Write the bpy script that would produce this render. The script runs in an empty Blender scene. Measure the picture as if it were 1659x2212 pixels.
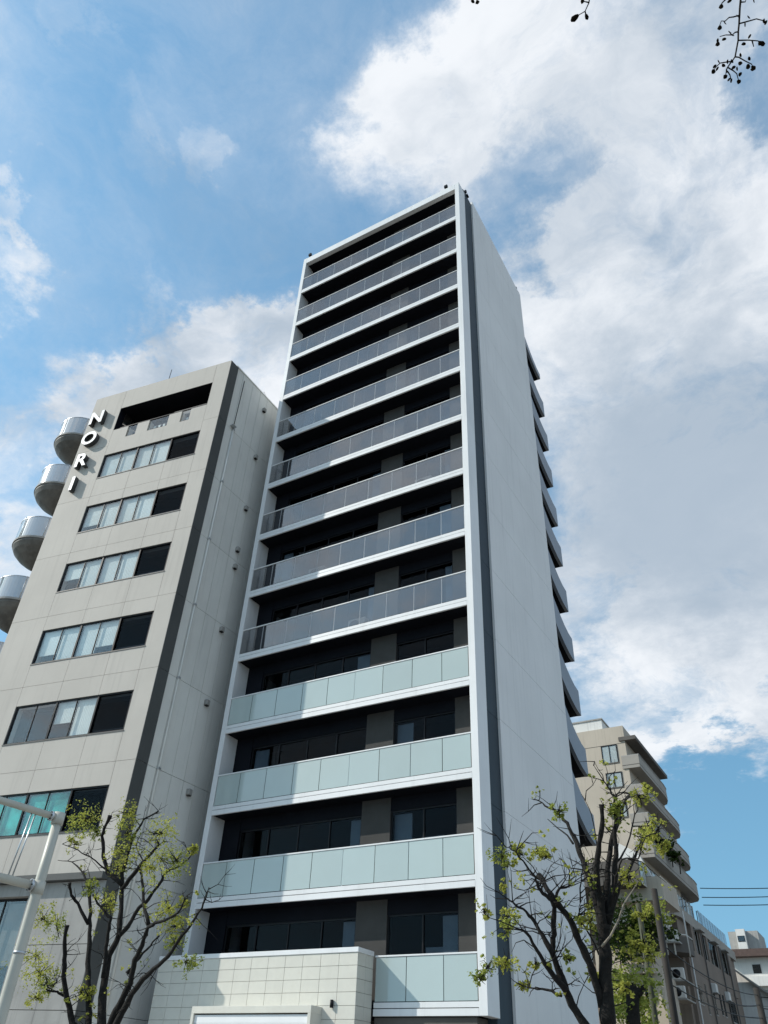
import bpy, math, random
from mathutils import Matrix, Vector, Euler
random.seed(11)
R = math.radians
SC = bpy.context.scene
COL = SC.collection

# ------------------------------------------------------------------ camera
def camera():
    yaw, pitch, roll = R(-31.667), R(37.617), R(2.925)
    fwd = Vector((math.sin(yaw)*math.cos(pitch), math.cos(yaw)*math.cos(pitch), math.sin(pitch)))
    right = Vector((math.cos(yaw), -math.sin(yaw), 0))
    up = right.cross(fwd)
    r = right*math.cos(roll) + up*math.sin(roll)
    u = up*math.cos(roll) - right*math.sin(roll)
    cd = bpy.data.cameras.new('camera'); cd.sensor_fit = 'HORIZONTAL'; cd.sensor_width = 36.0
    cd.lens = 36.0*1661/1659; cd.clip_start = 0.1; cd.clip_end = 5000
    o = bpy.data.objects.new('camera', cd); COL.objects.link(o)
    o.matrix_world = Matrix(((r.x, u.x, -fwd.x, 0), (r.y, u.y, -fwd.y, 0), (r.z, u.z, -fwd.z, 1.6), (0, 0, 0, 1)))
    SC.camera = o
camera()

# ------------------------------------------------------------------ sky, sun, exposure
LIGHT = Vector((1.40, 0.83, -1.19)).normalized()      # the way sunlight travels
SUN_EL = math.asin(-LIGHT.z)
SUN_ROT = math.atan2(-LIGHT.x, -LIGHT.y)
SKY_STRENGTH = 0.15

# clouds: direction, inner and outer radius in degrees, how much more (or less) cloud there
CLOUDS = [
((-0.008,0.413,0.911),4,15,0.34),((-0.157,0.372,0.915),2,9,0.3),((-0.215,0.405,0.888),2,7,0.26),((-0.073,0.347,0.935),2,9,0.3),
((0.011,0.580,0.815),5,15,0.38),((-0.005,0.736,0.677),6,15,0.4),((-0.152,0.735,0.661),3,11,0.36),((-0.095,0.859,0.504),5,13,0.4),
((-0.209,0.911,0.357),3,9,0.36),((-0.057,0.916,0.396),3,9,0.34),((-0.129,0.614,0.779),2,7,0.3),((-0.501,0.455,0.735),2,6.5,0.5),
((-0.572,0.412,0.709),2,7,0.52),((-0.640,0.410,0.650),1.5,7,0.55),((-0.471,0.500,0.727),2,6.5,0.56),((-0.644,0.204,0.737),0.5,3.6,0.42),
((-0.615,0.166,0.771),0.3,2.2,0.3),((-0.724,0.340,0.600),0.5,4.5,0.22),((-0.763,0.423,0.488),1,6,0.4),((-0.460,0.114,0.881),0.3,2.2,0.17),
((-0.419,0.274,0.866),0.2,1.8,0.13),((-0.440,0.378,0.814),0.3,2.4,0.16),((-0.480,0.229,0.847),0.2,1.8,0.12),((-0.107,0.459,0.882),1,5,-0.38),
((-0.170,0.538,0.825),1,4.5,-0.34),((0.135,0.502,0.854),0.5,4,-0.4),((-0.116,0.975,0.189),4,9,-0.5),((-0.176,0.954,0.242),2,5,-0.3),
((0.75,0.50,0.43),8,42,0.42),((0.80,-0.35,0.48),10,45,0.34),((-0.25,-0.72,0.65),8,40,0.30)]  # banks out of view, added to whiten the fill light and glass reflections

def world():
    w = bpy.data.worlds.new('World'); SC.world = w; w.use_nodes = True
    nt = w.node_tree; N = nt.nodes; L = nt.links; N.clear()
    def math_(op, a, b=None, c=None):
        n = N.new('ShaderNodeMath'); n.operation = op
        for i, v in enumerate((a, b, c)):
            if v is None: continue
            if isinstance(v, (int, float)): n.inputs[i].default_value = v
            else: L.new(v, n.inputs[i])
        return n.outputs[0]
    def vmath(op, a, b, scale=None):
        n = N.new('ShaderNodeVectorMath'); n.operation = op
        for i, v in enumerate((a, b)):
            if v is None: continue
            if isinstance(v, (tuple, list)): n.inputs[i].default_value = v
            else: L.new(v, n.inputs[i])
        if scale is not None:
            if isinstance(scale, (int, float)): n.inputs['Scale'].default_value = scale
            else: L.new(scale, n.inputs['Scale'])
        return n
    def smooth(v, a, b, lo=0.0, hi=1.0):
        n = N.new('ShaderNodeMapRange'); n.interpolation_type = 'SMOOTHSTEP'
        L.new(v, n.inputs['Value'])
        for k, q in (('From Min', a), ('From Max', b), ('To Min', lo), ('To Max', hi)): n.inputs[k].default_value = q
        return n.outputs['Result']
    def noise(vec, scale, detail, rough, dist=0.0):
        n = N.new('ShaderNodeTexNoise'); L.new(vec, n.inputs['Vector'])
        n.inputs['Scale'].default_value = scale; n.inputs['Detail'].default_value = detail
        n.inputs['Roughness'].default_value = rough; n.inputs['Distortion'].default_value = dist
        return n.outputs['Fac']
    def mix(fac, a, b):
        n = N.new('ShaderNodeMix'); n.data_type = 'RGBA'
        if isinstance(fac, (int, float)): n.inputs[0].default_value = fac
        else: L.new(fac, n.inputs[0])
        for i, v in ((6, a), (7, b)):
            if isinstance(v, (tuple, list)): n.inputs[i].default_value = (*v, 1)
            else: L.new(v, n.inputs[i])
        return n.outputs[2]
    tc = N.new('ShaderNodeTexCoord').outputs['Generated']
    d = vmath('NORMALIZE', tc, None).outputs['Vector']
    sky = N.new('ShaderNodeTexSky'); sky.sky_type = 'NISHITA'; sky.sun_disc = False
    sky.sun_elevation = SUN_EL; sky.sun_rotation = SUN_ROT
    sky.air_density = 1.7; sky.dust_density = 0.6; sky.ozone_density = 1.0; sky.altitude = 20
    # the clear air keeps its blue well down towards the horizon
    L.new(vmath('NORMALIZE', vmath('ADD', d, (0, 0, 0.28)).outputs['Vector'], None).outputs['Vector'], sky.inputs['Vector'])
    sep = N.new('ShaderNodeSeparateXYZ'); L.new(d, sep.inputs[0])
    zz = math_('MAXIMUM', sep.outputs['Z'], 0.0)
    inv = math_('DIVIDE', 1.0, math_('ADD', zz, 0.22))
    p = vmath('SCALE', d, None, inv).outputs['Vector']
    warp = N.new('ShaderNodeTexNoise'); L.new(p, warp.inputs['Vector']); warp.inputs['Scale'].default_value = 2.2; warp.inputs['Detail'].default_value = 7
    wv = vmath('SUBTRACT', warp.outputs['Color'], (0.5, 0.5, 0.5)).outputs['Vector']
    p2 = vmath('ADD', p, vmath('SCALE', wv, None, 0.35).outputs['Vector']).outputs['Vector']
    wf = N.new('ShaderNodeTexNoise'); L.new(p, wf.inputs['Vector']); wf.inputs['Scale'].default_value = 9.0; wf.inputs['Detail'].default_value = 9; wf.inputs['Roughness'].default_value = 0.65
    wv2 = vmath('SUBTRACT', wf.outputs['Color'], (0.5, 0.5, 0.5)).outputs['Vector']
    big = noise(p2, 2.3, 13, 0.62)
    fine = noise(p2, 8.0, 12, 0.70)
    dens = math_('ADD', math_('MULTIPLY', big, 0.62), math_('MULTIPLY', fine, 0.38))
    dens = math_('MULTIPLY_ADD', math_('SUBTRACT', dens, 0.5), 3.3, 0.5)
    bias = None
    # the warped direction makes the edges of the cloud banks ragged
    dw = vmath('NORMALIZE', vmath('ADD', vmath('ADD', d, vmath('SCALE', wv, None, 0.24).outputs['Vector']).outputs['Vector'], vmath('SCALE', wv2, None, 0.26).outputs['Vector']).outputs['Vector'], None).outputs['Vector']
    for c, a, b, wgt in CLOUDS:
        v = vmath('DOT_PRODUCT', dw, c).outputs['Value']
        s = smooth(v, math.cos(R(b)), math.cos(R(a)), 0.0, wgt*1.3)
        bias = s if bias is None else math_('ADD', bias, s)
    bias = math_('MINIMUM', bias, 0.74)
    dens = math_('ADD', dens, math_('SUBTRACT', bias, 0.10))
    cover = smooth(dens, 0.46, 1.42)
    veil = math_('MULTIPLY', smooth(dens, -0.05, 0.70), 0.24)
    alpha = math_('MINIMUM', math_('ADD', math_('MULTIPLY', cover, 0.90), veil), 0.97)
    shade = math_('ADD', math_('MULTIPLY', smooth(noise(p2, 1.5, 9, 0.58), 0.26, 0.50), 0.75), math_('MULTIPLY', smooth(noise(p2, 6.0, 8, 0.6), 0.35, 0.65), 0.25))
    # the thick bank low on the right is greyer underneath
    deep = smooth(vmath('DOT_PRODUCT', dw, (-0.045, 0.79, 0.612)).outputs['Value'], math.cos(R(17)), math.cos(R(3)), 0.0, 0.85)
    shade = math_('MULTIPLY', shade, math_('SUBTRACT', 1.0, deep))
    k = 1.0/SKY_STRENGTH
    white = tuple(k*v for v in (0.93, 0.96, 1.0)); grey = tuple(k*v for v in (0.38, 0.475, 0.585))
    ccol = mix(shade, grey, white)
    blue = vmath('MULTIPLY', sky.outputs['Color'], (0.77, 1.13, 1.22)).outputs['Vector']
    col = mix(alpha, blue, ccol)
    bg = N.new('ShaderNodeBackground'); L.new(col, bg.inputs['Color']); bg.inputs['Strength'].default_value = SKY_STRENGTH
    out = N.new('ShaderNodeOutputWorld'); L.new(bg.outputs[0], out.inputs['Surface'])
world()

sd = bpy.data.lights.new('sun', 'SUN'); sd.energy = 4.2; sd.angle = R(0.53); sd.color = (1.0, 0.95, 0.87)
so = bpy.data.objects.new('sun', sd); COL.objects.link(so); so.location = (-30, -20, 60)
so.rotation_euler = LIGHT.to_track_quat('-Z', 'Y').to_euler()
vs = SC.view_settings; vs.view_transform = 'Standard'; vs.look = 'None'; vs.gamma = 1.0; vs.exposure = 0.0; vs.use_curve_mapping = False

# ------------------------------------------------------------------ materials
M = {}
def mat(name, col, rough=0.6, var=0.10, scale=1.2, streak=0.0, bump=0.0, bscale=30.0, spec=0.4, metal=0.0, tint=None, ribs=0.0, piece=0.0):
    m = bpy.data.materials.new(name); m.use_nodes = True; M[name] = m
    nt = m.node_tree; N = nt.nodes; L = nt.links
    b = N['Principled BSDF']
    b.inputs['Roughness'].default_value = rough; b.inputs['Metallic'].default_value = metal
    b.inputs['Specular IOR Level'].default_value = spec
    geo = N.new('ShaderNodeNewGeometry').outputs['Position']
    def noise(sc, det=6, ro=0.6, vec=geo):
        n = N.new('ShaderNodeTexNoise'); L.new(vec, n.inputs['Vector']); n.inputs['Scale'].default_value = sc
        n.inputs['Detail'].default_value = det; n.inputs['Roughness'].default_value = ro; return n.outputs['Fac']
    def mix(f, a, c, mode='MIX'):
        n = N.new('ShaderNodeMix'); n.data_type = 'RGBA'; n.blend_type = mode
        if isinstance(f, float): n.inputs[0].default_value = f
        else: L.new(f, n.inputs[0])
        for i, v in ((6, a), (7, c)):
            if isinstance(v, tuple): n.inputs[i].default_value = (*v, 1)
            else: L.new(v, n.inputs[i])
        return n.outputs[2]
    def ramp(f, a, b2):
        n = N.new('ShaderNodeMapRange'); n.interpolation_type = 'SMOOTHSTEP'; L.new(f, n.inputs['Value'])
        n.inputs['From Min'].default_value = a; n.inputs['From Max'].default_value = b2; return n.outputs['Result']
    lo = tuple(v*(1-var) for v in col); hi = tuple(min(1, v*(1+var)) for v in (tint or col))
    c = mix(ramp(noise(scale), 0.3, 0.7), lo, hi)
    if piece:      # every piece a slightly different tone
        oi = N.new('ShaderNodeObjectInfo').outputs['Random']
        mr = N.new('ShaderNodeMapRange'); L.new(oi, mr.inputs['Value']); mr.inputs['To Min'].default_value = 1-piece; mr.inputs['To Max'].default_value = 1+piece
        vm = N.new('ShaderNodeVectorMath'); vm.operation = 'SCALE'; L.new(c, vm.inputs[0]); L.new(mr.outputs[0], vm.inputs['Scale']); c = vm.outputs[0]
    if streak:     # rain streaks running down
        mp = N.new('ShaderNodeMapping'); L.new(geo, mp.inputs['Vector']); mp.inputs['Scale'].default_value = (2.2, 2.2, 0.10)
        s = ramp(noise(2.0, 5, 0.62, mp.outputs[0]), 0.50, 0.74)
        n = N.new('ShaderNodeMath'); n.operation = 'MULTIPLY'; L.new(s, n.inputs[0]); n.inputs[1].default_value = streak
        c = mix(n.outputs[0], c, tuple(v*0.45 for v in col))
    L.new(c, b.inputs['Base Color'])
    h = None
    if bump:
        bp = N.new('ShaderNodeBump'); bp.inputs['Strength'].default_value = bump; bp.inputs['Distance'].default_value = 0.02
        if ribs:
            wv = N.new('ShaderNodeTexWave'); wv.wave_type = 'BANDS'; wv.bands_direction = 'X'; L.new(geo, wv.inputs['Vector']); wv.inputs['Scale'].default_value = ribs
            h = wv.outputs['Fac']
        else: h = noise(bscale, 4, 0.6)
        L.new(h, bp.inputs['Height']); L.new(bp.outputs[0], b.inputs['Normal'])
    return m
mat('white_wall', (0.735, 0.725, 0.71), 0.5, 0.05, 0.22, streak=0.16, bump=0.03, bscale=6, spec=0.4)
mat('white_metal', (0.74, 0.745, 0.745), 0.42, 0.04, 0.6, streak=0.16, spec=0.4, piece=0.015)
mat('slate_strip', (0.030, 0.046, 0.060), 0.55, 0.12, 0.4, streak=0.12, spec=0.18)
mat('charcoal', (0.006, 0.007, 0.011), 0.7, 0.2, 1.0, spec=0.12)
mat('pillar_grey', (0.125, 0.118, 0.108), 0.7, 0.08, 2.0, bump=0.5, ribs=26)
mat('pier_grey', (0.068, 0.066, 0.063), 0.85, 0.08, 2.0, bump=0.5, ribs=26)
mat('frame_dark', (0.010, 0.010, 0.012), 0.4, 0.15, 3.0, spec=0.2)
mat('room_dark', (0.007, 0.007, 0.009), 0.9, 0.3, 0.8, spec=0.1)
mat('curtain', (0.55, 0.56, 0.54), 0.85, 0.06, 3.0, bump=0.5, ribs=9)
mat('blind', (0.72, 0.765, 0.75), 0.8, 0.05, 1.0, bump=0.35, ribs=4, piece=0.08)
mat('curtain_teal', (0.01, 0.36, 0.30), 0.8, 0.3, 1.4, bump=0.4, ribs=6, tint=(0.02, 0.50, 0.42))
mat('nori_wall', (0.505, 0.468, 0.418), 0.75, 0.04, 0.5, streak=0.18, bump=0.05, bscale=40, piece=0.012)
mat('nori_side', (0.74, 0.725, 0.68), 0.7, 0.04, 0.7, streak=0.22, bump=0.05, bscale=20, piece=0.03)
mat('nori_strip', (0.082, 0.085, 0.083), 0.65, 0.08, 0.6, streak=0.1)
mat('concrete', (0.34, 0.33, 0.31), 0.8, 0.10, 0.9, streak=0.45, bump=0.12, bscale=18)
mat('tile_cream', (0.63, 0.61, 0.54), 0.45, 0.03, 3.0, piece=0.025, streak=0.06)
mat('tile_pink', (0.43, 0.39, 0.34), 0.5, 0.05, 3.0, piece=0.04)
mat('joint_dark', (0.16, 0.155, 0.145), 0.9, 0.1, 5.0)
mat('sign_white', (0.80, 0.80, 0.80), 0.4, 0.02, 2.0)
mat('sign_side', (0.045, 0.045, 0.045), 0.5, 0.2, 2.0)
mat('steel', (0.55, 0.56, 0.57), 0.34, 0.08, 1.2, metal=0.75, streak=0.2)
mat('shell_dark', (0.14, 0.13, 0.115), 0.6, 0.3, 1.6, streak=0.4)
mat('pole_cream', (0.52, 0.50, 0.43), 0.45, 0.05, 2.0, streak=0.2)
mat('bark', (0.011, 0.0095, 0.008), 0.95, 0.5, 14.0, bump=0.8, bscale=40)
mat('bark_pale', (0.22, 0.19, 0.15), 0.9, 0.3, 10.0, bump=0.5, bscale=40)
mat('apt_beige', (0.47, 0.41, 0.335), 0.8, 0.05, 0.3, streak=0.28, bump=0.06, bscale=10)
mat('apt_band', (0.33, 0.305, 0.27), 0.8, 0.06, 0.4, streak=0.35)
mat('apt_brown', (0.20, 0.16, 0.13), 0.8, 0.07, 0.4, streak=0.3)
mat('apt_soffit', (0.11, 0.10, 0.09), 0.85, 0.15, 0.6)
mat('roof_brown', (0.10, 0.065, 0.055), 0.7, 0.15, 2.0, bump=0.4, ribs=5)
mat('render_white', (0.66, 0.65, 0.62), 0.8, 0.05, 0.5, streak=0.3)
mat('pole_green', (0.06, 0.065, 0.04), 0.8, 0.2, 1.5, streak=0.3)
mat('pole_dark', (0.032, 0.028, 0.024), 0.8, 0.2, 1.5, streak=0.3)
mat('cable', (0.01, 0.01, 0.01), 0.6, 0.1, 1.0)
mat('asphalt', (0.05, 0.05, 0.052), 0.9, 0.2, 8.0, bump=0.3, bscale=120)
mat('paving', (0.30, 0.285, 0.26), 0.85, 0.10, 2.0, bump=0.1, bscale=60)
mat('kerb_stone', (0.36, 0.35, 0.33), 0.85, 0.1, 3.0)
mat('road_paint', (0.72, 0.72, 0.70), 0.7, 0.15, 4.0)
mat('earth', (0.16, 0.14, 0.11), 0.95, 0.2, 0.5)

def leafmat(name, a, b):
    m = bpy.data.materials.new(name); m.use_nodes = True; M[name] = m
    nt = m.node_tree; N = nt.nodes; L = nt.links; N.clear()
    g = N.new('ShaderNodeNewGeometry')
    n = N.new('ShaderNodeTexNoise'); L.new(g.outputs['Position'], n.inputs['Vector']); n.inputs['Scale'].default_value = 7.0; n.inputs['Detail'].default_value = 3
    ad = N.new('ShaderNodeMath'); ad.operation = 'ADD'; L.new(n.outputs['Fac'], ad.inputs[0]); L.new(g.outputs['Random Per Island'], ad.inputs[1])
    mr = N.new('ShaderNodeMapRange'); L.new(ad.outputs[0], mr.inputs['Value']); mr.inputs['From Min'].default_value = 0.45; mr.inputs['From Max'].default_value = 1.5
    mx = N.new('ShaderNodeMix'); mx.data_type = 'RGBA'; L.new(mr.outputs[0], mx.inputs[0]); mx.inputs[6].default_value = (*a, 1); mx.inputs[7].default_value = (*b, 1)
    df = N.new('ShaderNodeBsdfDiffuse'); tr = N.new('ShaderNodeBsdfTranslucent')
    L.new(mx.outputs[2], df.inputs['Color']); L.new(mx.outputs[2], tr.inputs['Color'])
    ms = N.new('ShaderNodeMixShader'); ms.inputs[0].default_value = 0.45; L.new(df.outputs[0], ms.inputs[1]); L.new(tr.outputs[0], ms.inputs[2])
    o = N.new('ShaderNodeOutputMaterial'); L.new(ms.outputs[0], o.inputs['Surface'])
leafmat('leaf_yellow', (0.24, 0.26, 0.045), (0.57, 0.57, 0.14))
leafmat('leaf_green', (0.15, 0.19, 0.035), (0.44, 0.48, 0.12))
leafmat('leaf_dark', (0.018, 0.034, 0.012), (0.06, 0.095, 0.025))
leafmat('leaf_bud', (0.012, 0.010, 0.008), (0.03, 0.025, 0.018))

def glassmat(name, tint, refl, refl_edge, haze, haze_col, gloss_rough=0.02, wav=0.0, translucent=False):
    """a pane: tinted see-through, mirror-like reflection that grows towards grazing, and a share of milky body"""
    m = bpy.data.materials.new(name); m.use_nodes = True; M[name] = m
    nt = m.node_tree; N = nt.nodes; L = nt.links; N.clear()
    tr = N.new('ShaderNodeBsdfTransparent'); tr.inputs['Color'].default_value = (*tint, 1)
    df = N.new('ShaderNodeBsdfDiffuse'); df.inputs['Color'].default_value = (*haze_col, 1)
    oi = N.new('ShaderNodeObjectInfo').outputs['Random']; gp = N.new('ShaderNodeNewGeometry').outputs['Position']
    gn = N.new('ShaderNodeTexNoise'); L.new(gp, gn.inputs['Vector']); gn.inputs['Scale'].default_value = 1.3; gn.inputs['Detail'].default_value = 6
    sm = N.new('ShaderNodeMath'); sm.operation = 'ADD'; L.new(oi, sm.inputs[0]); L.new(gn.outputs['Fac'], sm.inputs[1])
    sr = N.new('ShaderNodeMapRange'); L.new(sm.outputs[0], sr.inputs['Value']); sr.inputs['From Max'].default_value = 2.0; sr.inputs['To Min'].default_value = 0.90; sr.inputs['To Max'].default_value = 1.08
    sv = N.new('ShaderNodeVectorMath'); sv.operation = 'SCALE'; sv.inputs[0].default_value = haze_col; L.new(sr.outputs[0], sv.inputs['Scale']); L.new(sv.outputs[0], df.inputs['Color'])
    body = df.outputs[0]
    if translucent:
        tl = N.new('ShaderNodeBsdfTranslucent'); tl.inputs['Color'].default_value = (*haze_col, 1)
        mb = N.new('ShaderNodeMixShader'); mb.inputs[0].default_value = 0.35; L.new(df.outputs[0], mb.inputs[1]); L.new(tl.outputs[0], mb.inputs[2]); body = mb.outputs[0]
    m1 = N.new('ShaderNodeMixShader'); m1.inputs[0].default_value = haze; L.new(tr.outputs[0], m1.inputs[1]); L.new(body, m1.inputs[2])
    gl = N.new('ShaderNodeBsdfGlossy'); gl.inputs['Roughness'].default_value = gloss_rough; gl.inputs['Color'].default_value = (0.95, 0.97, 1, 1)
    if wav:
        g = N.new('ShaderNodeNewGeometry').outputs['Position']
        n = N.new('ShaderNodeTexNoise'); L.new(g, n.inputs['Vector']); n.inputs['Scale'].default_value = 0.8
        bp = N.new('ShaderNodeBump'); bp.inputs['Strength'].default_value = wav; bp.inputs['Distance'].default_value = 0.05
        L.new(n.outputs['Fac'], bp.inputs['Height']); L.new(bp.outputs[0], gl.inputs['Normal'])
    lw = N.new('ShaderNodeLayerWeight'); lw.inputs['Blend'].default_value = 0.35
    mr = N.new('ShaderNodeMapRange'); L.new(lw.outputs['Facing'], mr.inputs['Value']); mr.inputs['To Min'].default_value = refl; mr.inputs['To Max'].default_value = refl_edge
    m2 = N.new('ShaderNodeMixShader'); L.new(mr.outputs[0], m2.inputs[0]); L.new(m1.outputs[0], m2.inputs[1]); L.new(gl.outputs[0], m2.inputs[2])
    o = N.new('ShaderNodeOutputMaterial'); L.new(m2.outputs[0], o.inputs['Surface'])
glassmat('glass_rail', (0.66, 0.67, 0.68), 0.10, 0.29, 0.05, (0.38, 0.40, 0.45), 0.015, 0.05)
glassmat('glass_frosted', (0.7, 0.85, 0.8), 0.05, 0.20, 0.92, (0.665, 0.755, 0.735), 0.08, 0.0, True)
glassmat('glass_window', (0.95, 0.965, 0.96), 0.045, 0.20, 0.0, (0.3, 0.3, 0.3), 0.01, 0.08)
glassmat('glass_door', (0.6, 0.65, 0.7), 0.005, 0.022, 0.0, (0.3, 0.3, 0.3), 0.01, 0.05)
glassmat('glass_dark', (0.5, 0.52, 0.52), 0.03, 0.15, 0.0, (0.3, 0.3, 0.3), 0.01, 0.08)
glassmat('acrylic', (0.80, 0.83, 0.86), 0.25, 0.55, 0.8, (0.56, 0.545, 0.52), 0.12, 0.2, True)

# ------------------------------------------------------------------ builders
W = {}                                        # world matrices
def link(o, world=None, parent=None):
    COL.objects.link(o); world = world or Matrix.Identity(4)
    W[o.name] = world
    if parent is not None:
        o.parent = parent; o.matrix_basis = W[parent.name].inverted() @ world
    else: o.matrix_basis = world
    return o
def tag(o, label, cat, group=None, kind=None):
    if label: o['label'] = label
    if cat: o['category'] = cat
    if group: o['group'] = group
    if kind: o['kind'] = kind
    return o
def thing(name, loc, label, cat, group=None):
    return tag(link(bpy.data.objects.new(name, None), Matrix.Translation(loc)), label, cat, group)
BOX = {}
def box(name, x0, x1, y0, y1, z0, z1, m, parent=None, bev=0.0, rot=0.0):
    """axis box; shares its mesh with every box of the same size and material"""
    sx, sy, sz = (x1-x0)/2, (y1-y0)/2, (z1-z0)/2
    key = (round(sx, 4), round(sy, 4), round(sz, 4), m, bev)
    me = BOX.get(key)
    if me is None:
        me = bpy.data.meshes.new(name)
        if bev <= 0:
            v = [(a*sx, b*sy, c*sz) for a in (-1, 1) for b in (-1, 1) for c in (-1, 1)]
            f = [(0, 1, 3, 2), (4, 6, 7, 5), (0, 4, 5, 1), (2, 3, 7, 6), (0, 2, 6, 4), (1, 5, 7, 3)]
        else:
            v = []; idx = {}
            for a in (-1, 1):
                for b in (-1, 1):
                    for c in (-1, 1):
                        for ax in range(3):
                            p = [a*(sx-bev), b*(sy-bev), c*(sz-bev)]; p[ax] = (a*sx, b*sy, c*sz)[ax]
                            idx[(a, b, c, ax)] = len(v); v.append(tuple(p))
            f = []
            for ax in range(3):
                o1, o2 = [i for i in range(3) if i != ax]
                for s in (-1, 1):
                    q = []
                    for (p, r) in ((-1, -1), (1, -1), (1, 1), (-1, 1)):
                        k = [0, 0, 0]; k[ax] = s; k[o1] = p; k[o2] = r; q.append(idx[(*k, ax)])
                    f.append(tuple(q))
            for ax in range(3):           # edges along ax
                o1, o2 = [i for i in range(3) if i != ax]
                for p in (-1, 1):
                    for r in (-1, 1):
                        k0 = [0, 0, 0]; k0[ax] = -1; k0[o1] = p; k0[o2] = r; k1 = list(k0); k1[ax] = 1
                        f.append((idx[(*k0, o1)], idx[(*k1, o1)], idx[(*k1, o2)], idx[(*k0, o2)]))
            for a in (-1, 1):
                for b in (-1, 1):
                    for c in (-1, 1): f.append(tuple(idx[(a, b, c, ax)] for ax in range(3)))
        me.from_pydata(v, [], f); me.materials.append(M[m])
        fixnormals(me); BOX[key] = me
    w = Matrix.Translation(((x0+x1)/2, (y0+y1)/2, (z0+z1)/2))
    if rot: w = w @ Matrix.Rotation(rot, 4, 'Z')
    return link(bpy.data.objects.new(name, me), w, parent)
def fixnormals(me):
    import bmesh
    b = bmesh.new(); b.from_mesh(me); bmesh.ops.recalc_face_normals(b, faces=b.faces); b.to_mesh(me); b.free()
def mesh(name, v, f, m, parent=None, smooth=False, origin=None):
    o = Vector(origin) if origin else Vector((sum(p[0] for p in v)/len(v), sum(p[1] for p in v)/len(v), min(p[2] for p in v)))
    me = bpy.data.meshes.new(name); me.from_pydata([tuple(Vector(p)-o) for p in v], [], f)
    me.materials.append(M[m]); fixnormals(me)
    if smooth:
        for p in me.polygons: p.use_smooth = True
    return link(bpy.data.objects.new(name, me), Matrix.Translation(o), parent)
def prism(name, poly, z0, z1, m, parent=None):
    n = len(poly)
    v = [(x, y, z0) for x, y in poly] + [(x, y, z1) for x, y in poly]
    f = [tuple(range(n))[::-1], tuple(range(n, 2*n))] + [(i, (i+1) % n, n+(i+1) % n, n+i) for i in range(n)]
    return mesh(name, v, f, m, parent)
def yz_prism(name, poly, x0, x1, m, parent=None):
    n = len(poly)
    v = [(x0, y, z) for y, z in poly] + [(x1, y, z) for y, z in poly]
    f = [tuple(range(n)), tuple(range(n, 2*n))[::-1]] + [(i, n+i, n+(i+1) % n, (i+1) % n) for i in range(n)]
    return mesh(name, v, f, m, parent)
def tube_data(pts, rad, sides=7, V=None, F=None):
    V = [] if V is None else V; F = [] if F is None else F
    pts = [Vector(p) for p in pts]; base = len(V); n = len(pts); ref = Vector((0.31, 0.87, 0.38))
    for i, p in enumerate(pts):
        t = (pts[min(i+1, n-1)] - pts[max(i-1, 0)]).normalized()
        a = t.cross(ref).normalized(); b = t.cross(a)
        for k in range(sides):
            q = 2*math.pi*k/sides; V.append(tuple(p + (a*math.cos(q) + b*math.sin(q))*rad[i]))
    for i in range(n-1):
        for k in range(sides):
            F.append((base+i*sides+k, base+i*sides+(k+1) % sides, base+(i+1)*sides+(k+1) % sides, base+(i+1)*sides+k))
    F.append(tuple(base+k for k in range(sides))[::-1]); F.append(tuple(base+(n-1)*sides+k for k in range(sides)))
    return V, F
def tube(name, pts, rad, m, parent=None, sides=10):
    if not isinstance(rad, (list, tuple)): rad = [rad]*len(pts)
    v, f = tube_data(pts, rad, sides); return mesh(name, v, f, m, parent, smooth=True)

# ------------------------------------------------------------------ the setting
def sheet(name, x0, x1, y0, y1, z, m):
    o = mesh(name, [(x0, y0, z), (x1, y0, z), (x1, y1, z), (x0, y1, z)], [(0, 1, 2, 3)], m); o['kind'] = 'structure'; return o
sheet('ground', -1500, 1500, -1500, 1500, 0.0, 'earth')
sheet('road', -300, 300, 1.4, 7.2, 0.004, 'asphalt')
sheet('side_road', -7.4, 3.0, 34.0, 260, 0.004, 'asphalt')
for n, a, b in (('pavement', 7.35, 20.3), ('pavement', -8.0, 1.25)):
    o = box(n, -300, 300, a, b, 0.0, 0.13, 'paving'); o['kind'] = 'structure'
for a in (7.2, 1.25):
    o = box('kerb', -300, 300, a, a+0.15, 0.0, 0.14, 'kerb_stone'); o['kind'] = 'structure'
for i in range(-8, 9):
    o = sheet('road_marking', i*9-2.5, i*9+2.5, 4.23, 4.38, 0.008, 'road_paint')

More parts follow.
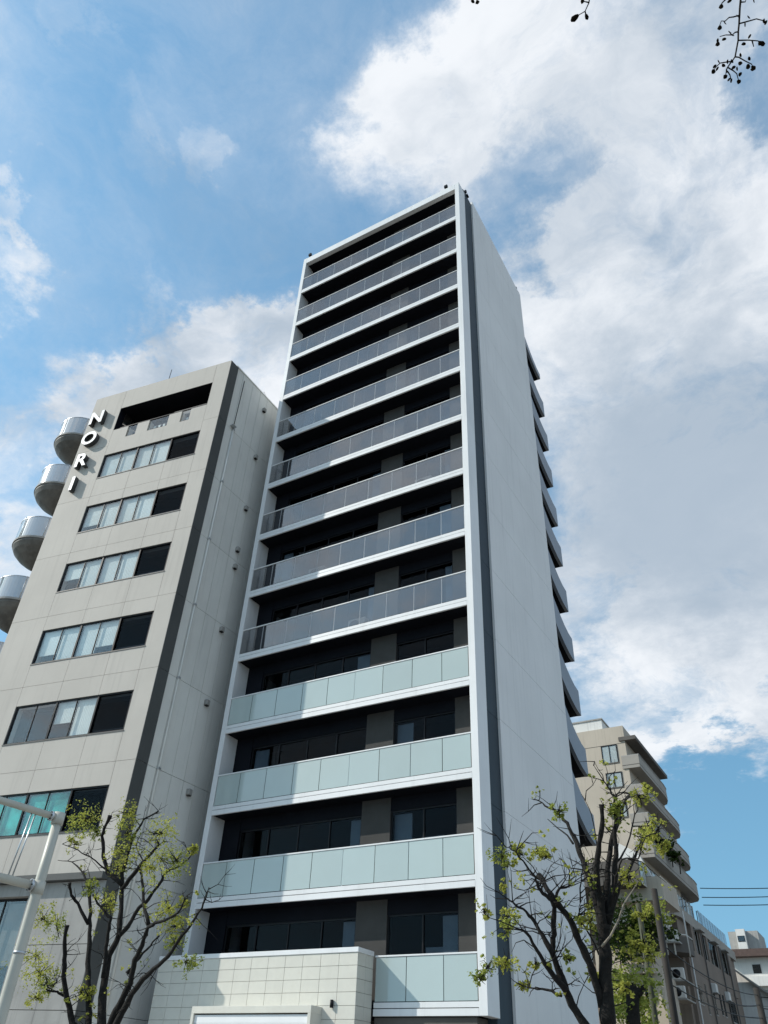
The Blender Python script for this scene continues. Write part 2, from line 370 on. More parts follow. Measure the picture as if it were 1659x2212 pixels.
# ------------------------------------------------------------------ the white tower
FX0, FX1, FY = -19.85, -9.25, 21.2           # outer edges and front plane
ZB = [3.48+3.0*k for k in range(13)] + [42.48]
POSTX = [-19.60, -18.57, -17.40, -16.22, -15.10, -13.94, -12.79, -11.63, -10.50, -9.52]
def tower():
    t = thing('apartment_tower', (-14.5, 25.8, 0), 'tall slender white tower with dark glass-railed balconies beside the grey building', 'tower')
    BY = 21.95                                # balcony back wall
    # frame fins
    box('frame_fin', -9.50, FX1, FY, 21.97, 3.48, 43.0, 'white_metal', t, 0.008)
    box('frame_fin', FX0, -19.62, FY, 21.97, 3.48, 43.0, 'white_metal', t, 0.008)
    for k in range(14):                       # joints of the slate strip, storey by storey
        z0 = 0.0 if k == 0 else ZB[k]-0.5; z1 = (ZB[k+1]-0.5 if k < 13 else 43.55)
        box('strip_panel', -9.6, -9.335, 21.97, 23.05, z0, z1-0.012, 'slate_strip', t)
        box('strip_panel', -19.77, -19.5, 21.97, 23.05, z0, z1-0.012, 'slate_strip', t)
        box('side_wall_panel', -9.6, FX1, 23.05, 30.5, z0, (z1 if k < 13 else 43.75)-0.010, 'white_wall', t)
        box('side_wall_panel', FX0, -19.5, 23.05, 30.5, z0, (z1 if k < 13 else 43.75)-0.010, 'white_wall', t)
    box('rear_wall', -19.5, -9.6, 30.2, 30.5, 0, 43.6, 'white_wall', t)
    box('roof_slab', -19.5, -9.6, 22.0, 30.2, 42.75, 43.0, 'concrete', t)
    box('roof_fascia', -19.62, -9.50, FY, FY+0.25, 42.48, 42.99, 'white_metal', t, 0.01)
    box('roof_soffit', -19.62, -9.50, FY+0.25, BY+0.3, 42.50, 42.74, 'charcoal', t)
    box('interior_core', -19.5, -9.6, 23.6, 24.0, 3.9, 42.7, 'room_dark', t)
    for k in range(13):
        zb = ZB[k]; frosted = k <= 3
        x0 = -12.62 if k == 0 else -19.62
        # slab, fascia in two strips with a shadow gap
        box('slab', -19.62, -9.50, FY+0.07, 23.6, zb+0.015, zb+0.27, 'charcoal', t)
        box('fascia', x0, -9.50, FY, FY+0.07, zb, zb+0.165, 'white_metal', t, 0.006)
        box('fascia_cap', x0, -9.50, FY+0.012, FY+0.09, zb+0.185, zb+0.315, 'white_metal', t, 0.006)
        # railing
        xs = POSTX if k else [-12.60, -11.63, -10.50, -9.52]
        rail = box('handrail', xs[0]-0.02, xs[-1]+0.02, FY+0.0, FY+0.055, zb+1.385, zb+1.43, 'white_metal', t, 0.006)
        for i in range(len(xs)-1):
            g = 0.012
            box('glass_panel', xs[i]+g, xs[i+1]-g, FY+0.02, FY+0.034, zb+0.335, zb+1.375, 'glass_frosted' if frosted else 'glass_rail', t)
            if not frosted or i in (4,):
                box('post', xs[i+1]-0.014, xs[i+1]+0.014, FY+0.036, FY+0.075, zb+0.32, zb+1.385, 'white_metal', t)
        # the recessed wall: piers, lintel and sliding windows
        zt = ZB[k+1]+0.015
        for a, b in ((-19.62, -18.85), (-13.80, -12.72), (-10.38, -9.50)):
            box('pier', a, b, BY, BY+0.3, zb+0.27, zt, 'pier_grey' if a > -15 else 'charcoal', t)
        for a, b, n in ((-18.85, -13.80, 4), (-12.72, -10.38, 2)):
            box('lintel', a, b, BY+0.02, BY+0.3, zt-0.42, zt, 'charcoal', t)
            wf = box('window', a, b, BY+0.06, BY+0.12, zt-0.47, zt-0.42, 'frame_dark', t)
            box('frame', a, b, BY+0.06, BY+0.12, zb+0.27, zb+0.33, 'frame_dark', wf)
            st = (b-a)/n
            for i in range(n+1):
                xx = min(max(a+i*st, a+0.025), b-0.025)
                box('mullion', xx-0.025, xx+0.025, BY+0.06, BY+0.12, zb+0.33, zt-0.47, 'frame_dark', wf)
            for i in range(n):
                box('pane', a+i*st+0.025, a+(i+1)*st-0.025, BY+0.085+0.012*(i % 2), BY+0.093+0.012*(i % 2), zb+0.33, zt-0.47, 'glass_door', wf)
        # curtains, a different share on every floor
        rr = random.Random(k*7+3)
        for a, b in ((-18.85, -13.80), (-12.72, -10.38)):
            if rr.random() < 0.75:
                wdt = rr.uniform(0.3, 0.7); s = b-0.05-wdt if rr.random() < 0.7 else a+0.05
                box('curtain', s, s+wdt, BY+0.22, BY+0.27, zb+0.30, zt-0.5, 'curtain', t)
    # white furniture-like boxes that show low behind the glass of the lower floors
    for k, x, w, h in ((1, -14.75, 0.55, 1.75), (1, -11.75, 0.75, 1.78), (0, -11.6, 0.7, 1.75), (4, -15.0, 0.7, 0.75), (4, -11.0, 0.7, 0.8), (4, -16.6, 0.5, 0.6)):
        box('room_shelf', x, x+w, BY+0.35, BY+0.6, ZB[k]+0.27, ZB[k]+h, 'curtain', t)
    for k, x in ((4, -14.7), (5, -16.9), (6, -11.9), (8, -15.6), (9, -11.7), (11, -17.2)):
        u = box('outdoor_unit', x, x+0.78, BY-0.36, BY-0.06, ZB[k]+0.29, ZB[k]+0.86, 'render_white', t, 0.02)
        tube('fan_ring', [(x+0.3, BY-0.375, ZB[k]+0.57), (x+0.3, BY-0.361, ZB[k]+0.57)], 0.22, 'frame_dark', u, 16)
    # ground storey under the lowest slab
    box('ground_storey_wall', -19.5, -9.6, 22.6, 23.0, 0, 3.9, 'pillar_grey', t)
    box('ground_storey_ceiling', -12.62, -9.6, FY+0.1, 22.6, 3.3, 3.46, 'apt_soffit', t)
    # rear balconies: curved parapet panels beyond the side wall, dark undersides
    zs = [8.75, 11.58, 14.33, 17.04, 19.74, 22.45, 25.04, 27.79, 30.53, 33.3, 36.6]
    for i, z in enumerate(zs):
        z += 1.6
        top = [(30.5+2.5*q, z+2.50-1.30*math.sin(q*math.pi/2*0.97)) for q in (0, .2, .4, .6, .8, 1.0)]
        bot = [(30.5+2.5*q, z+1.05*(1-q)**1.7) for q in (1.0, .85, .7, .5, .3, .15, 0)]
        if i == 10: top = [(y, zz-0.75) for y, zz in top]
        poly = [(y, zz) for y, zz in top] + bot
        p = yz_prism('rear_balcony', poly, -9.45, -9.30, 'slate_strip' if False else 'balcony_panel', t)
        under = [(y, zz+0.01) for y, zz in bot] + [(y, zz+0.14) for y, zz in bot[::-1]]
        yz_prism('soffit', under, -14.0, -9.455, 'charcoal', p)
        box('parapet', -14.0, -9.455, 32.85, 33.0, z+0.16, z+1.15, 'balcony_panel', p)
        box('balcony_back', -14.0, -9.62, 30.52, 30.6, z-0.3, z+2.45, 'charcoal', p)
    return t
mat('balcony_panel', (0.20, 0.225, 0.265), 0.4, 0.06, 0.5, streak=0.12)
tower()

# small lamps and rods on the tower's roof corners
def roof_lamp(x, y, z, label):
    t = thing('roof_lamp', (x, y, z), label, 'lamp', 'lamps on the white tower roof')
    box('base_plate', x-0.16, x+0.16, y-0.12, y+0.12, z, z+0.07, 'frame_dark', t)
    tube('stem', [(x, y, z+0.07), (x-0.03, y, z+0.5)], 0.035, 'frame_dark', t, 8)
    box('head', x-0.14, x+0.06, y-0.07, y+0.07, z+0.46, z+0.68, 'frame_dark', t, 0.02)
roof_lamp(-10.1, 21.4, 43.0, 'small dark lamp on tower roof just beside the top front corner')
roof_lamp(-19.55, 21.4, 43.0, 'small dark lamp on the far end of the tower roof front')
roof_lamp(-9.4, 22.5, 43.54, 'small dark lamp on the tower roof above the slate strip')
roof_lamp(-9.42, 30.3, 43.75, 'small dark lamp on the rear end of the tower side wall')

# ------------------------------------------------------------------ tiled podium wall at the tower's foot
def podium():
    t = thing('podium_wall', (-16.3, 20.7, 0), 'cream tiled wall with white coping at the foot of the tower', 'wall')
    x0, x1, y0, y1, zt = -19.95, -12.67, 20.37, 21.2, 4.885
    core = box('wall_core', x0+0.02, x1-0.02, y0+0.02, y1-0.0, 0.13, zt-0.005, 'joint_dark', t)
    box('coping', x0-0.02, x1+0.02, y0-0.025, y1+0.0, zt, zt+0.125, 'white_metal', t, 0.008)
    nx = 12; wx = (x1-x0)/nx; h = 0.3085; nz = 15
    for j in range(nz):
        z1 = zt-j*h; z0 = z1-h
        for i in range(nx):
            box('tile', x0+i*wx+0.004, x0+(i+1)*wx-0.004, y0, y0+0.03, z0+0.004, z1-0.004, 'tile_cream', core, 0.003)
        for a, b in ((y0+0.031, y0+0.43), (y0+0.438, y1-0.004)):
            box('tile', x1-0.03, x1, a, b, z0+0.004, z1-0.004, 'tile_cream', core, 0.003)
    # wall light
    l = thing('wall_lamp', (-13.39, 20.37, 3.60), 'tiny black wall lamp on the cream tiled wall', 'lamp')
    tube('body', [(-13.39, 20.32, 3.60), (-13.39, 20.32, 3.78)], 0.045, 'frame_dark', l, 10)
    box('bracket', -13.42, -13.36, 20.32, 20.37, 3.66, 3.72, 'frame_dark', l)
    # white framed panel box standing out of the wall
    s = thing('shutter_box', (-15.9, 20.1, 0), 'white panel in a projecting pale frame low on the tiled wall', 'shutter')
    a, b, yf, zt2 = -17.85, -13.72, 19.86, 3.62
    box('hood', a, b, yf, y0, zt2-0.17, zt2, 'tile_cream', s, 0.006)
    box('jamb', a, a+0.10, yf, y0, 0.13, zt2-0.17, 'tile_cream', s, 0.004)
    box('jamb', b-0.10, b, yf, y0, 0.13, zt2-0.17, 'tile_cream', s, 0.004)
    for j in range(16):
        z1 = zt2-0.20-j*0.2
        box('slat', a+0.10, b-0.10, yf+0.06, yf+0.09, z1-0.195, z1, 'sign_white', s, 0.004)
podium()

# ------------------------------------------------------------------ the grey building with letters
A = R(8.5); CX, CY = -20.9, 18.35
U = Vector((math.cos(A), math.sin(A))); V2 = Vector((-math.sin(A), math.cos(A)))
TA = math.tan(A)
def P(s, t=0.0):
    return (CX+U.x*s+V2.x*t, CY+U.y*s+V2.y*t)
def wallpiece(name, s0, s1, t0, t1, z0, z1, m, parent):
    if s1 > -0.001: poly = [P(s0, t0), P(t0*TA, t0), P(t1*TA, t1), P(s0, t1)]
    else: poly = [P(s0, t0), P(s1, t0), P(s1, t1), P(s0, t1)]
    return prism(name, poly, z0, z1, m, parent)
ROWS = [(25.12, 23.6), (21.87, 20.3), (18.60, 17.10), (15.22, 13.65), (11.84, 10.28), (8.34, 6.85)]
def office():
    t = thing('office_building', (-25, 22, 0), 'grey-beige office building with ribbon windows and large white letters', 'building')
    SL, SR, TH = -6.45, -0.85, 0.40
    top = 29.75+1.6; z_low = 5.50+1.6
    J = [z+1.6 for z in (25.75, 22.45, 19.20, 15.90, 12.65, 9.15)]
    G = 0.006
    # side columns of panels, left and right of the windows
    lv = [top] + J + [z_low]
    for i in range(len(lv)-1):
        wallpiece('wall_panel', -8.42, SL-G, 0, TH, lv[i+1]+G, lv[i]-G, 'nori_wall', t)
        wallpiece('wall_panel', SR+G, 0.0, 0, TH, lv[i+1]+G, lv[i]-G, 'nori_wall', t)
    # between: spandrels
    edges = [26.85+1.6] + [z+1.6 for r in ROWS for z in r] + [z_low]
    wallpiece('wall_panel', SL+G, SR-G, 0, TH, 28.42+1.6, top-G, 'nori_wall', t)
    # strip under the loggia with three small openings
    cuts = [(-5.50, -4.92), (-4.20, -3.03), (-2.28, -1.75)]
    zz0, zz1, zm = 25.12+1.6, 26.84+1.6, 26.10+1.6
    wallpiece('wall_panel', SL+G, SR-G, 0, TH, zz0, zm, 'nori_wall', t)
    xs = [SL+G] + [v for c in cuts for v in c] + [SR-G]
    for i in range(0, len(xs), 2): wallpiece('wall_panel', xs[i], xs[i+1], 0, TH, zm, zz1, 'nori_wall', t)
    for i, (a, b) in enumerate(cuts):
        w = wallpiece('window', a, b, 0.03, 0.09, zm, zm+0.05, 'frame_dark', t)
        wallpiece('pane', a, b, 0.05, 0.06, zm+0.05, zz1-0.01, 'glass_window', w)
        if i: 
            for q in range(2 if i == 2 else 4):
                wallpiece('blind_slat', a+0.1+q*0.27, a+0.22+q*0.27, 0.30, 0.32, zm+0.08, zz1-0.2, 'blind', w)
    for i, (zt, zb) in enumerate(ROWS):
        zt += 1.6; zb += 1.6
        zn = ROWS[i+1][0]+1.6 if i < 5 else z_low
        j = J[i+1] if i < 5 else None
        for a, b in ((SL+G, -4.43-G), (-4.43+G, -2.47-G), (-2.47+G, SR-G)):
            if j and zn < j < zb:
                wallpiece('wall_panel', a, b, 0, TH, j+G, zb, 'nori_wall', t)
                wallpiece('wall_panel', a, b, 0, TH, zn, j-G, 'nori_wall', t)
            else: wallpiece('wall_panel', a, b, 0, TH, zn, zb, 'nori_wall', t)
        # window: dark frame, two double sashes and a dark pane at the right
        w = wallpiece('window', SL, SR, 0.035, 0.13, zb, zb+0.055, 'frame_dark', t)
        wallpiece('frame', SL, SR, 0.035, 0.13, zt-0.055, zt, 'frame_dark', w)
        wallpiece('sill', SL-0.02, SR+0.02, -0.02, 0.034, zb-0.035, zb+0.01, 'sign_side', w)
        for s in (SL+0.035, -4.43, -2.47, SR-0.035):
            wallpiece('mullion', s-0.035, s+0.035, 0.035, 0.13, zb+0.055, zt-0.055, 'frame_dark', w)
        for s in (-5.41, -3.47):
            wallpiece('mullion', s-0.014, s+0.014, 0.05, 0.10, zb+0.055, zt-0.055, 'frame_dark', w)
        for q, (a, b) in enumerate(((SL+0.07, -5.424), (-5.396, -4.465), (-4.395, -3.484), (-3.456, -2.505))):
            wallpiece('pane', a, b, 0.07, 0.078, zb+0.055, zt-0.055, 'glass_window', w)
            bm = 'blind'
            if i == 5 and q < 4: bm = 'curtain_teal'
            if i == 4 and q < 2: continue
            rr = random.Random(i*10+q)
            dz = rr.choice((0, 0, 0, 0.1, 0.35, 0.6)) if i != 5 else 0
            wallpiece('blind', a+rr.uniform(0, 0.03), b-rr.uniform(0, 0.04), 0.16, 0.18, zb+0.06+dz, zt-0.06, bm, w)
        wallpiece('pane', -2.435, SR-0.07, 0.10, 0.108, zb+0.055, zt-0.055, 'glass_door', w)
        wallpiece('open_sash', -2.40, SR-0.1, 0.115, 0.145, zb+0.12, zb+0.165, 'frame_dark', w)
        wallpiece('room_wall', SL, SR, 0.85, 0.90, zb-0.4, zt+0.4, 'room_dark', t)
        wallpiece('room_ceiling', SL, SR, TH+0.01, 0.85, zt+0.05, zt+0.1, 'pier_grey', t)
        wallpiece('room_floor', SL, SR, TH+0.01, 0.85, zb-0.1, zb-0.05, 'room_dark', t)
    # loggia at the top
    lg = wallpiece('loggia', SL, SR, 1.5, 1.6, 26.6+1.6, 28.7+1.6, 'charcoal', t)
    wallpiece('loggia_ceiling', SL, SR, TH, 1.5, 28.45+1.6, 28.55+1.6, 'charcoal', lg)
    wallpiece('loggia_floor', SL, SR, TH, 1.5, 26.7+1.6, 26.8+1.6, 'charcoal', lg)
    wallpiece('rail', SL, SR, 0.12, 0.17, 27.0+1.6, 27.05+1.6, 'frame_dark', lg)
    wallpiece('tarpaulin', -3.0, -1.0, 0.25, 0.5, 26.84+1.6, 27.25+1.6, 'shell_dark', lg)
    for a in (SL, SR-0.02): wallpiece('reveal_liner', a, a+0.02, 0.012, TH+0.01, 26.85+1.6, 28.41+1.6, 'charcoal', lg)
    wallpiece('reveal_liner', SL+0.02, SR-0.02, 0.012, TH+0.01, 28.40+1.6, 28.418+1.6, 'charcoal', lg)
    # roof and body
    inner = [P(-8.15, TH+0.005), (CX-0.345, P(0, TH+0.005)[1]), (CX-0.345, 29.9), (CX-8.05, 29.9)]
    prism('roof_slab', inner, top-0.35, top-0.05, 'concrete', t)
    prism('body', [P(-8.40, 1.7), (CX-0.31, P(0, 1.7)[1]+0.2), (CX-0.31, 30.0), (CX-8.33, 30.0)], 0.0, top-0.4, 'nori_strip', t)
    # right side: dark strip, then pale panels with open joints
    sidelv = [top-0.02] + J + [z_low, 3.4, 0.0]
    for i in range(len(sidelv)-1):
        z1, z0 = sidelv[i]-0.008, sidelv[i+1]+0.008
        box('strip_panel', CX-0.006, CX+0.022, CY+0.012, 18.915, z0, z1, 'nori_strip', t)
        ys = [18.92, 19.38, 20.17, 20.82, 21.42, 22.15, 23.0, 24.4, 25.8, 27.2, 28.6, 30.0]
        for a, b in zip(ys, ys[1:]):
            box('side_panel', CX-0.3, CX-(0.012 if a < 19 else 0.0), a+0.007, b-0.007, z0, z1, 'nori_side', t)
    box('side_coping', CX-0.34, CX+0.03, P(0, 0.402)[1]+0.02, 30.0, top-0.035, top+0.04, 'nori_side', t)
    box('strip_backing', CX-0.3, CX-0.05, P(0, 0.402)[1]+0.02, 18.92, 0.0, top-0.03, 'nori_strip', t)
    p = tube('drain_pipe', [(CX+0.06, 19.43, 0.2), (CX+0.06, 19.43, 27.4)], 0.045, 'nori_side', t, 10)
    for z in J: box('bracket', CX, CX+0.12, 19.37, 19.49, z-0.04, z+0.04, 'steel', p)
    tube('cable', [(CX+0.02, 19.43, 27.4), (CX+0.02, 19.50, 30.9)], 0.018, 'cable', t, 6)
    box('cable_bracket', CX, CX+0.22, 19.2, 19.46, 27.46, 27.50, 'steel', t)
    for y, z in ((21.24, 28.69), (21.28, 25.43), (21.28, 22.17), (21.25, 19.77), (21.29, 18.86), (21.21, 15.63), (21.16, 12.32), (21.13, 8.81)):
        v = box('vent_hood', CX, CX+0.16, y-0.10, y+0.10, z+1.6-0.10, z+1.6+0.12, 'concrete', t, 0.02)
        box('vent_grille', CX+0.02, CX+0.14, y-0.08, y+0.08, z+1.6-0.125, z+1.6-0.10, 'frame_dark', v)
    # left edge: setback wall with half-round balconies
    lx, ly = P(-8.42, 0)
    box('left_return', lx-0.42, lx-0.02, ly+0.75, ly+1.7, 0.0, top-1.2, 'concrete', t)
    box('left_wall', lx-0.02, lx+0.2, ly+0.45, 30.0, 0.0, top-0.4, 'concrete', t)
    for z in (27.35, 24.0, 20.65, 17.25, 13.9):
        half_round(t, lx-1.42, ly+0.95, z+1.6)
    # canopy band and the ground storey
    wallpiece('canopy_band', -8.6, 0.0, -0.22, 0.45, 5.30+1.6, z_low-0.005, 'nori_strip', t)
    wallpiece('lintel', -8.42, -3.0, 0.02, TH, 4.92+1.6, 5.29+1.6, 'concrete', t)
    for i, (a, b) in enumerate(((-3.0, -1.5), (-1.49, 0.0))):
        for z0, z1 in ((0.0, 1.9), (1.91, 3.4), (3.41, 5.1), (5.11, 6.89)):
            wallpiece('wall_panel', a, b, 0.03, TH, z0+0.004, z1-0.004, 'concrete', t)
    w = wallpiece('shop_window', -8.3, -3.05, 0.28, 0.33, 6.44, 6.50, 'frame_dark', t)
    wallpiece('frame', -8.3, -3.05, 0.28, 0.33, 3.30, 3.37, 'frame_dark', w)
    for a in (-8.3, -6.9, -5.5, -4.2, -3.1):
        wallpiece('mullion', a, a+0.05, 0.28, 0.33, 3.37, 6.44, 'frame_dark', w)
    for a, b in ((-8.25, -6.9), (-6.85, -5.5), (-5.45, -4.2), (-4.15, -3.1)):
        wallpiece('pane', a, b, 0.30, 0.31, 3.37, 6.44, 'glass_window', w)
        wallpiece('shade', a+0.02, b-0.02, 0.45, 0.47, 4.6, 6.4, 'shell_dark', w)
    wallpiece('room_wall', -8.4, -3.05, 1.4, 1.45, 0, 6.9, 'room_dark', t)
    pl = wallpiece('plinth', -8.42, -3.02, 0.05, TH, 0.13, 3.29, 'joint_dark', t)
    for j in range(8):
        for i in range(10):
            a = -8.42+i*0.54; z = 3.285-j*0.39
            wallpiece('tile', a+0.004, a+0.532, 0.015, 0.05, z-0.382, z, 'tile_pink', pl)
    tube('antenna', [P(-4.4, 0.6)+(top-0.2,), P(-4.4, 0.6)+(top+1.55,)], 0.018, 'frame_dark', t, 6)
    tube('cable_loop', [(CX-0.1, 21.0, top), (CX-0.1, 21.15, top+0.35), (CX-0.1, 21.35, top+0.2), (CX-0.1, 21.5, top)], 0.012, 'steel', t, 6)
def half_round(t, x, y, z):
    """round drum balcony hung on the left edge: steel and acrylic drum on a dark tapering shell"""
    n = 56; r = 1.32
    ring = lambda k, sx: [(x-sx*r*math.sin(2*math.pi*i/n), y-sx*r*math.cos(2*math.pi*i/n)) for i in range(n+1)]
    V, F = [], []
    prof = [(1.0, 0.0), (0.99, -0.10), (0.90, -0.30), (0.70, -0.56), (0.42, -0.82), (0.14, -1.02)]
    for s, dz in prof: V += [(a, b, z+dz) for a, b in ring(0, s)[:n]]
    m = n
    for j in range(len(prof)-1):
        for i in range(n): F.append((j*m+i, j*m+(i+1) % n, (j+1)*m+(i+1) % n, (j+1)*m+i))
    F.append(tuple(range(m))); F.append(tuple(range((len(prof)-1)*m, len(prof)*m)))
    sh = mesh('round_balcony', V, F, 'shell_dark', t, smooth=False)
    box('bearer', x, x+1.4, y-0.12, y+0.12, z-0.98, z-0.55, 'shell_dark', sh)
    def drum(name, s0, s1, z0, z1, mm, i0=0, i1=n):
        V = []; F = []
        o, q = ring(0, s0), ring(0, s1)
        c = i1-i0+1
        for src, zz in ((o, z0), (o, z1), (q, z1), (q, z0)): V += [(a, b, zz) for a, b in src[i0:i1+1]]
        for j in range(4):
            for i in range(c-1): F.append((j*c+i, j*c+i+1, ((j+1) % 4)*c+i+1, ((j+1) % 4)*c+i))
        F.append((0, c, 2*c, 3*c)); F.append((c-1, 2*c-1, 3*c-1, 4*c-1))
        return mesh(name, V, F, mm, sh, smooth=False)
    drum('rim', 1.03, 0.94, z+0.003, z+0.10, 'concrete')
    for i0, i1 in ((0, 8), (8, 16), (16, 24), (24, 32), (32, 40), (40, 48), (48, 56)):
        drum('drum_panel', 1.0, 0.985, z+0.11, z+1.22, 'acrylic', i0, i1)
    for q in range(7):
        an = 2*math.pi*q/7
        sx, sy = x-1.35*math.sin(an), y-1.35*math.cos(an)
        tube('seam', [(sx, sy, z+0.0), (sx, sy, z+1.24)], 0.022, 'steel', sh, 6)
    drum('handrail', 1.01, 0.97, z+1.225, z+1.26, 'steel')
office()

# ------------------------------------------------------------------ the four letters
def letters():
    t = thing('letter_sign', P(-7.8, -0.1)+(24.9,), 'four large white letters NORI stacked down the grey wall', 'sign')
    for ch, zc in (('N', 27.93), ('O', 26.45), ('R', 24.95), ('I', 23.42)):
        cu = bpy.data.curves.new('letter', 'FONT'); cu.body = ch; cu.align_x = 'CENTER'; cu.align_y = 'CENTER'
        cu.size = 1.18; cu.extrude = 0.12; cu.offset = 0.030; cu.resolution_u = 6
        tmp = bpy.data.objects.new('letter_tmp', cu); COL.objects.link(tmp)
        bpy.context.view_layer.update()
        dg = bpy.context.evaluated_depsgraph_get()
        me = bpy.data.meshes.new_from_object(tmp.evaluated_get(dg)); me.name = 'letter'
        bpy.data.objects.remove(tmp)
        me.materials.clear(); me.materials.append(M['sign_white']); me.materials.append(M['sign_side'])
        zs = [v.co.z for v in me.vertices]; ymid = (min(v.co.y for v in me.vertices)+max(v.co.y for v in me.vertices))/2
        for v in me.vertices: v.co.y -= ymid
        for p in me.polygons: p.material_index = 0 if p.normal.z > 0.6 else 1
        x, y = P(-7.66, -0.135)
        w = Matrix.Translation((x, y, zc+1.6)) @ Matrix.Rotation(A, 4, 'Z') @ Matrix.Rotation(R(90), 4, 'X')
        link(bpy.data.objects.new('letter', me), w, t)
letters()

# ------------------------------------------------------------------ beige apartment block far behind on the right
S8 = 80/60
def apartments():
    Yf = 80.0; Xc = -0.2287*80; Xb = -12.85*S8
    t = thing('apartment_block', (Xc-8, 95, 0), 'beige apartment block with stepped balconies behind the white tower', 'building')
    ztop = 0.4115*80+1.6
    box('tower_wall', Xc-16, Xc, Yf, 95, 20.5, ztop, 'apt_beige', t)
    box('wall_joint', Xc-16, Xc+0.01, Yf-0.012, Yf, 0.3885*80+1.6-0.05, 0.3885*80+1.6, 'apt_soffit', t)
    box('penthouse', -27.5, -0.2575*80, 80.6, 86, ztop-0.2, 0.4275*80+1.6, 'render_white', t)
    box('penthouse_cap', -27.6, -0.2575*80+0.1, 80.5, 86.1, 0.4275*80+1.6, 0.4275*80+1.75, 'concrete', t)
    for x0, x1, zt, zb in ((-0.2610*80, -0.2400*80, .3865*80+1.6, .3645*80+1.6), (-0.2595*80, -0.2385*80, .3505*80+1.6, .3330*80+1.6), (-0.2595*80, -0.2385*80, .313*80+1.6, .296*80+1.6)):
        w = box('window', x0, x1, Yf-0.06, Yf-0.01, zb-0.12, zb, 'apt_soffit', t)
        for a, b in ((x0, x0+0.1), (x1-0.1, x1), ((x0+x1)/2-0.04, (x0+x1)/2+0.04)): box('frame', a, b, Yf-0.06, Yf-0.01, zb, zt, 'frame_dark', w)
        box('frame', x0, x1, Yf-0.06, Yf-0.01, zt, zt+0.1, 'frame_dark', w)
        box('pane', x0+0.1, (x0+x1)/2-0.04, Yf-0.03, Yf-0.02, zb, zt, 'glass_window', w)
        box('pane', (x0+x1)/2+0.04, x1-0.1, Yf-0.03, Yf-0.02, zb, zt, 'glass_window', w)
        box('blind', x0+0.1, x1-0.1, Yf-0.015, Yf-0.005, zb+0.02, zt, 'curtain', w)
    # balcony bands stepping back: (z of band top, z of band bottom, far end)
    S = S8
    bands = [(23.75, 23.45, 70.0, 0.0), (22.2, 21.25, 70.2, 0.5), (19.95, 19.2, 73.0, 0.8), (17.85, 17.0, 74.8, 1.0), (15.9, 14.8, 76.0, 1.2)]
    for i, (a, b, ye, cv) in enumerate(bands):
        z1, z0 = a*S+1.6, b*S+1.6; y1 = ye*S; y0 = Yf-0.15+0.03*i
        r = 1.6 if i else 0.0
        poly = [(Xc-0.6, y0), (Xb-0.004*i, y0)] + ([(Xb, y1-r*2.2), (Xb-0.06*r, y1-r*1.2), (Xb-0.3*r, y1-0.4*r), (Xb-0.8*r, y1)] if r else [(Xb, y1)]) + [(Xc-0.6, y1)]
        bd = prism('balcony_band' if i else 'eave', poly, z0, z1, 'apt_band' if i else 'apt_soffit', t)
        if i:
            prism('coping', [(x+(0.05 if x > Xc else 0), y) for x, y in poly], z1, z1+0.08, 'concrete', bd)
            prism('groove', [(x+(0.012 if x > Xc else 0), y-0.012) for x, y in poly[:-1]]+[(Xc-0.6, y1)], z0+0.30, z0+0.36, 'apt_soffit', bd)
        zu = bands[i+1][0]*S+1.6 if i < 4 else 14.1*S+1.6
        # recess below the band: set-back dark glazing
        yb = min(ye, bands[i+1][2] if i < 4 else 76)*S-1.8
        n = 7
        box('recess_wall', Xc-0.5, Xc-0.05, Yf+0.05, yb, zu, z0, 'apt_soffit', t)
        for q in range(n):
            a0 = Yf+0.4+q*(yb-Yf-0.6)/n; a1 = a0+(yb-Yf-0.6)/n-0.25
            w = box('window', Xc-0.04, Xc+0.02, a0, a1, zu+0.0, zu+0.08, 'frame_dark', t)
            box('pane', Xc-0.03, Xc-0.015, a0, a1, zu+0.08, z0-0.3, 'glass_window', w)
    # body behind the bands
    box('rear_body', Xc-16, Xc-0.5, 95, 101, 12.0, bands[2][0]*S+3.5, 'apt_beige', t)
    # lower wing, brown, with a row of large windows and a glazed terrace
    Xl = Xb
    box('wing_body', Xl-14, Xl-0.35, 86.5, 116, 0.0, 11.9*S+1.6, 'apt_brown', t)
    zb0, zb1 = 11.85*S+1.6, 12.6*S+1.6
    prism('wing_band', [(Xl-14, 84.5), (Xl-1.2, 84.5), (Xl-0.3, 85.6), (Xl, 87.2), (Xl, 116), (Xl-14, 116)], zb0, zb1, 'apt_band', t)
    box('glazed_storey', Xl-13, Xl-0.9, 76.5, 98.5, zb1, 14.15*S+1.6, 'apt_soffit', t)
    for q in range(14):
        y0 = 76.8+q*1.55
        w = box('window', Xl-0.88, Xl-0.82, y0, y0+1.45, zb1, zb1+0.12, 'render_white', t)
        box('pane', Xl-0.87, Xl-0.85, y0+0.06, y0+1.39, zb1+0.12, 14.15*S+1.5, 'glass_window', w)
        box('frame', Xl-0.88, Xl-0.80, y0+1.39, y0+1.47, zb1+0.12, 14.15*S+1.6, 'render_white', w)
        if q % 3 == 0: box('blind', Xl-0.895, Xl-0.885, y0, y0+1.4, zb1+0.1, 14.15*S+1.5, 'curtain', w)
    for q in range(10):
        y0 = 97.0+q*1.5
        box('rail_panel', Xl-0.10, Xl-0.07, y0+0.03, y0+1.47, zb1+0.1, zb1+1.35, 'glass_rail', t)
        box('rail_post', Xl-0.12, Xl-0.08, y0-0.02, y0+0.02, zb1, zb1+1.36, 'concrete', t)
    tube('aerial', [(Xl-1.5, 104.0, zb1), (Xl-1.5, 104.0, zb1+2.6), (Xl-1.5, 105.6, zb1+2.6), (Xl-1.5, 106.2, zb1+1.2)], 0.05, 'frame_dark', t, 6)
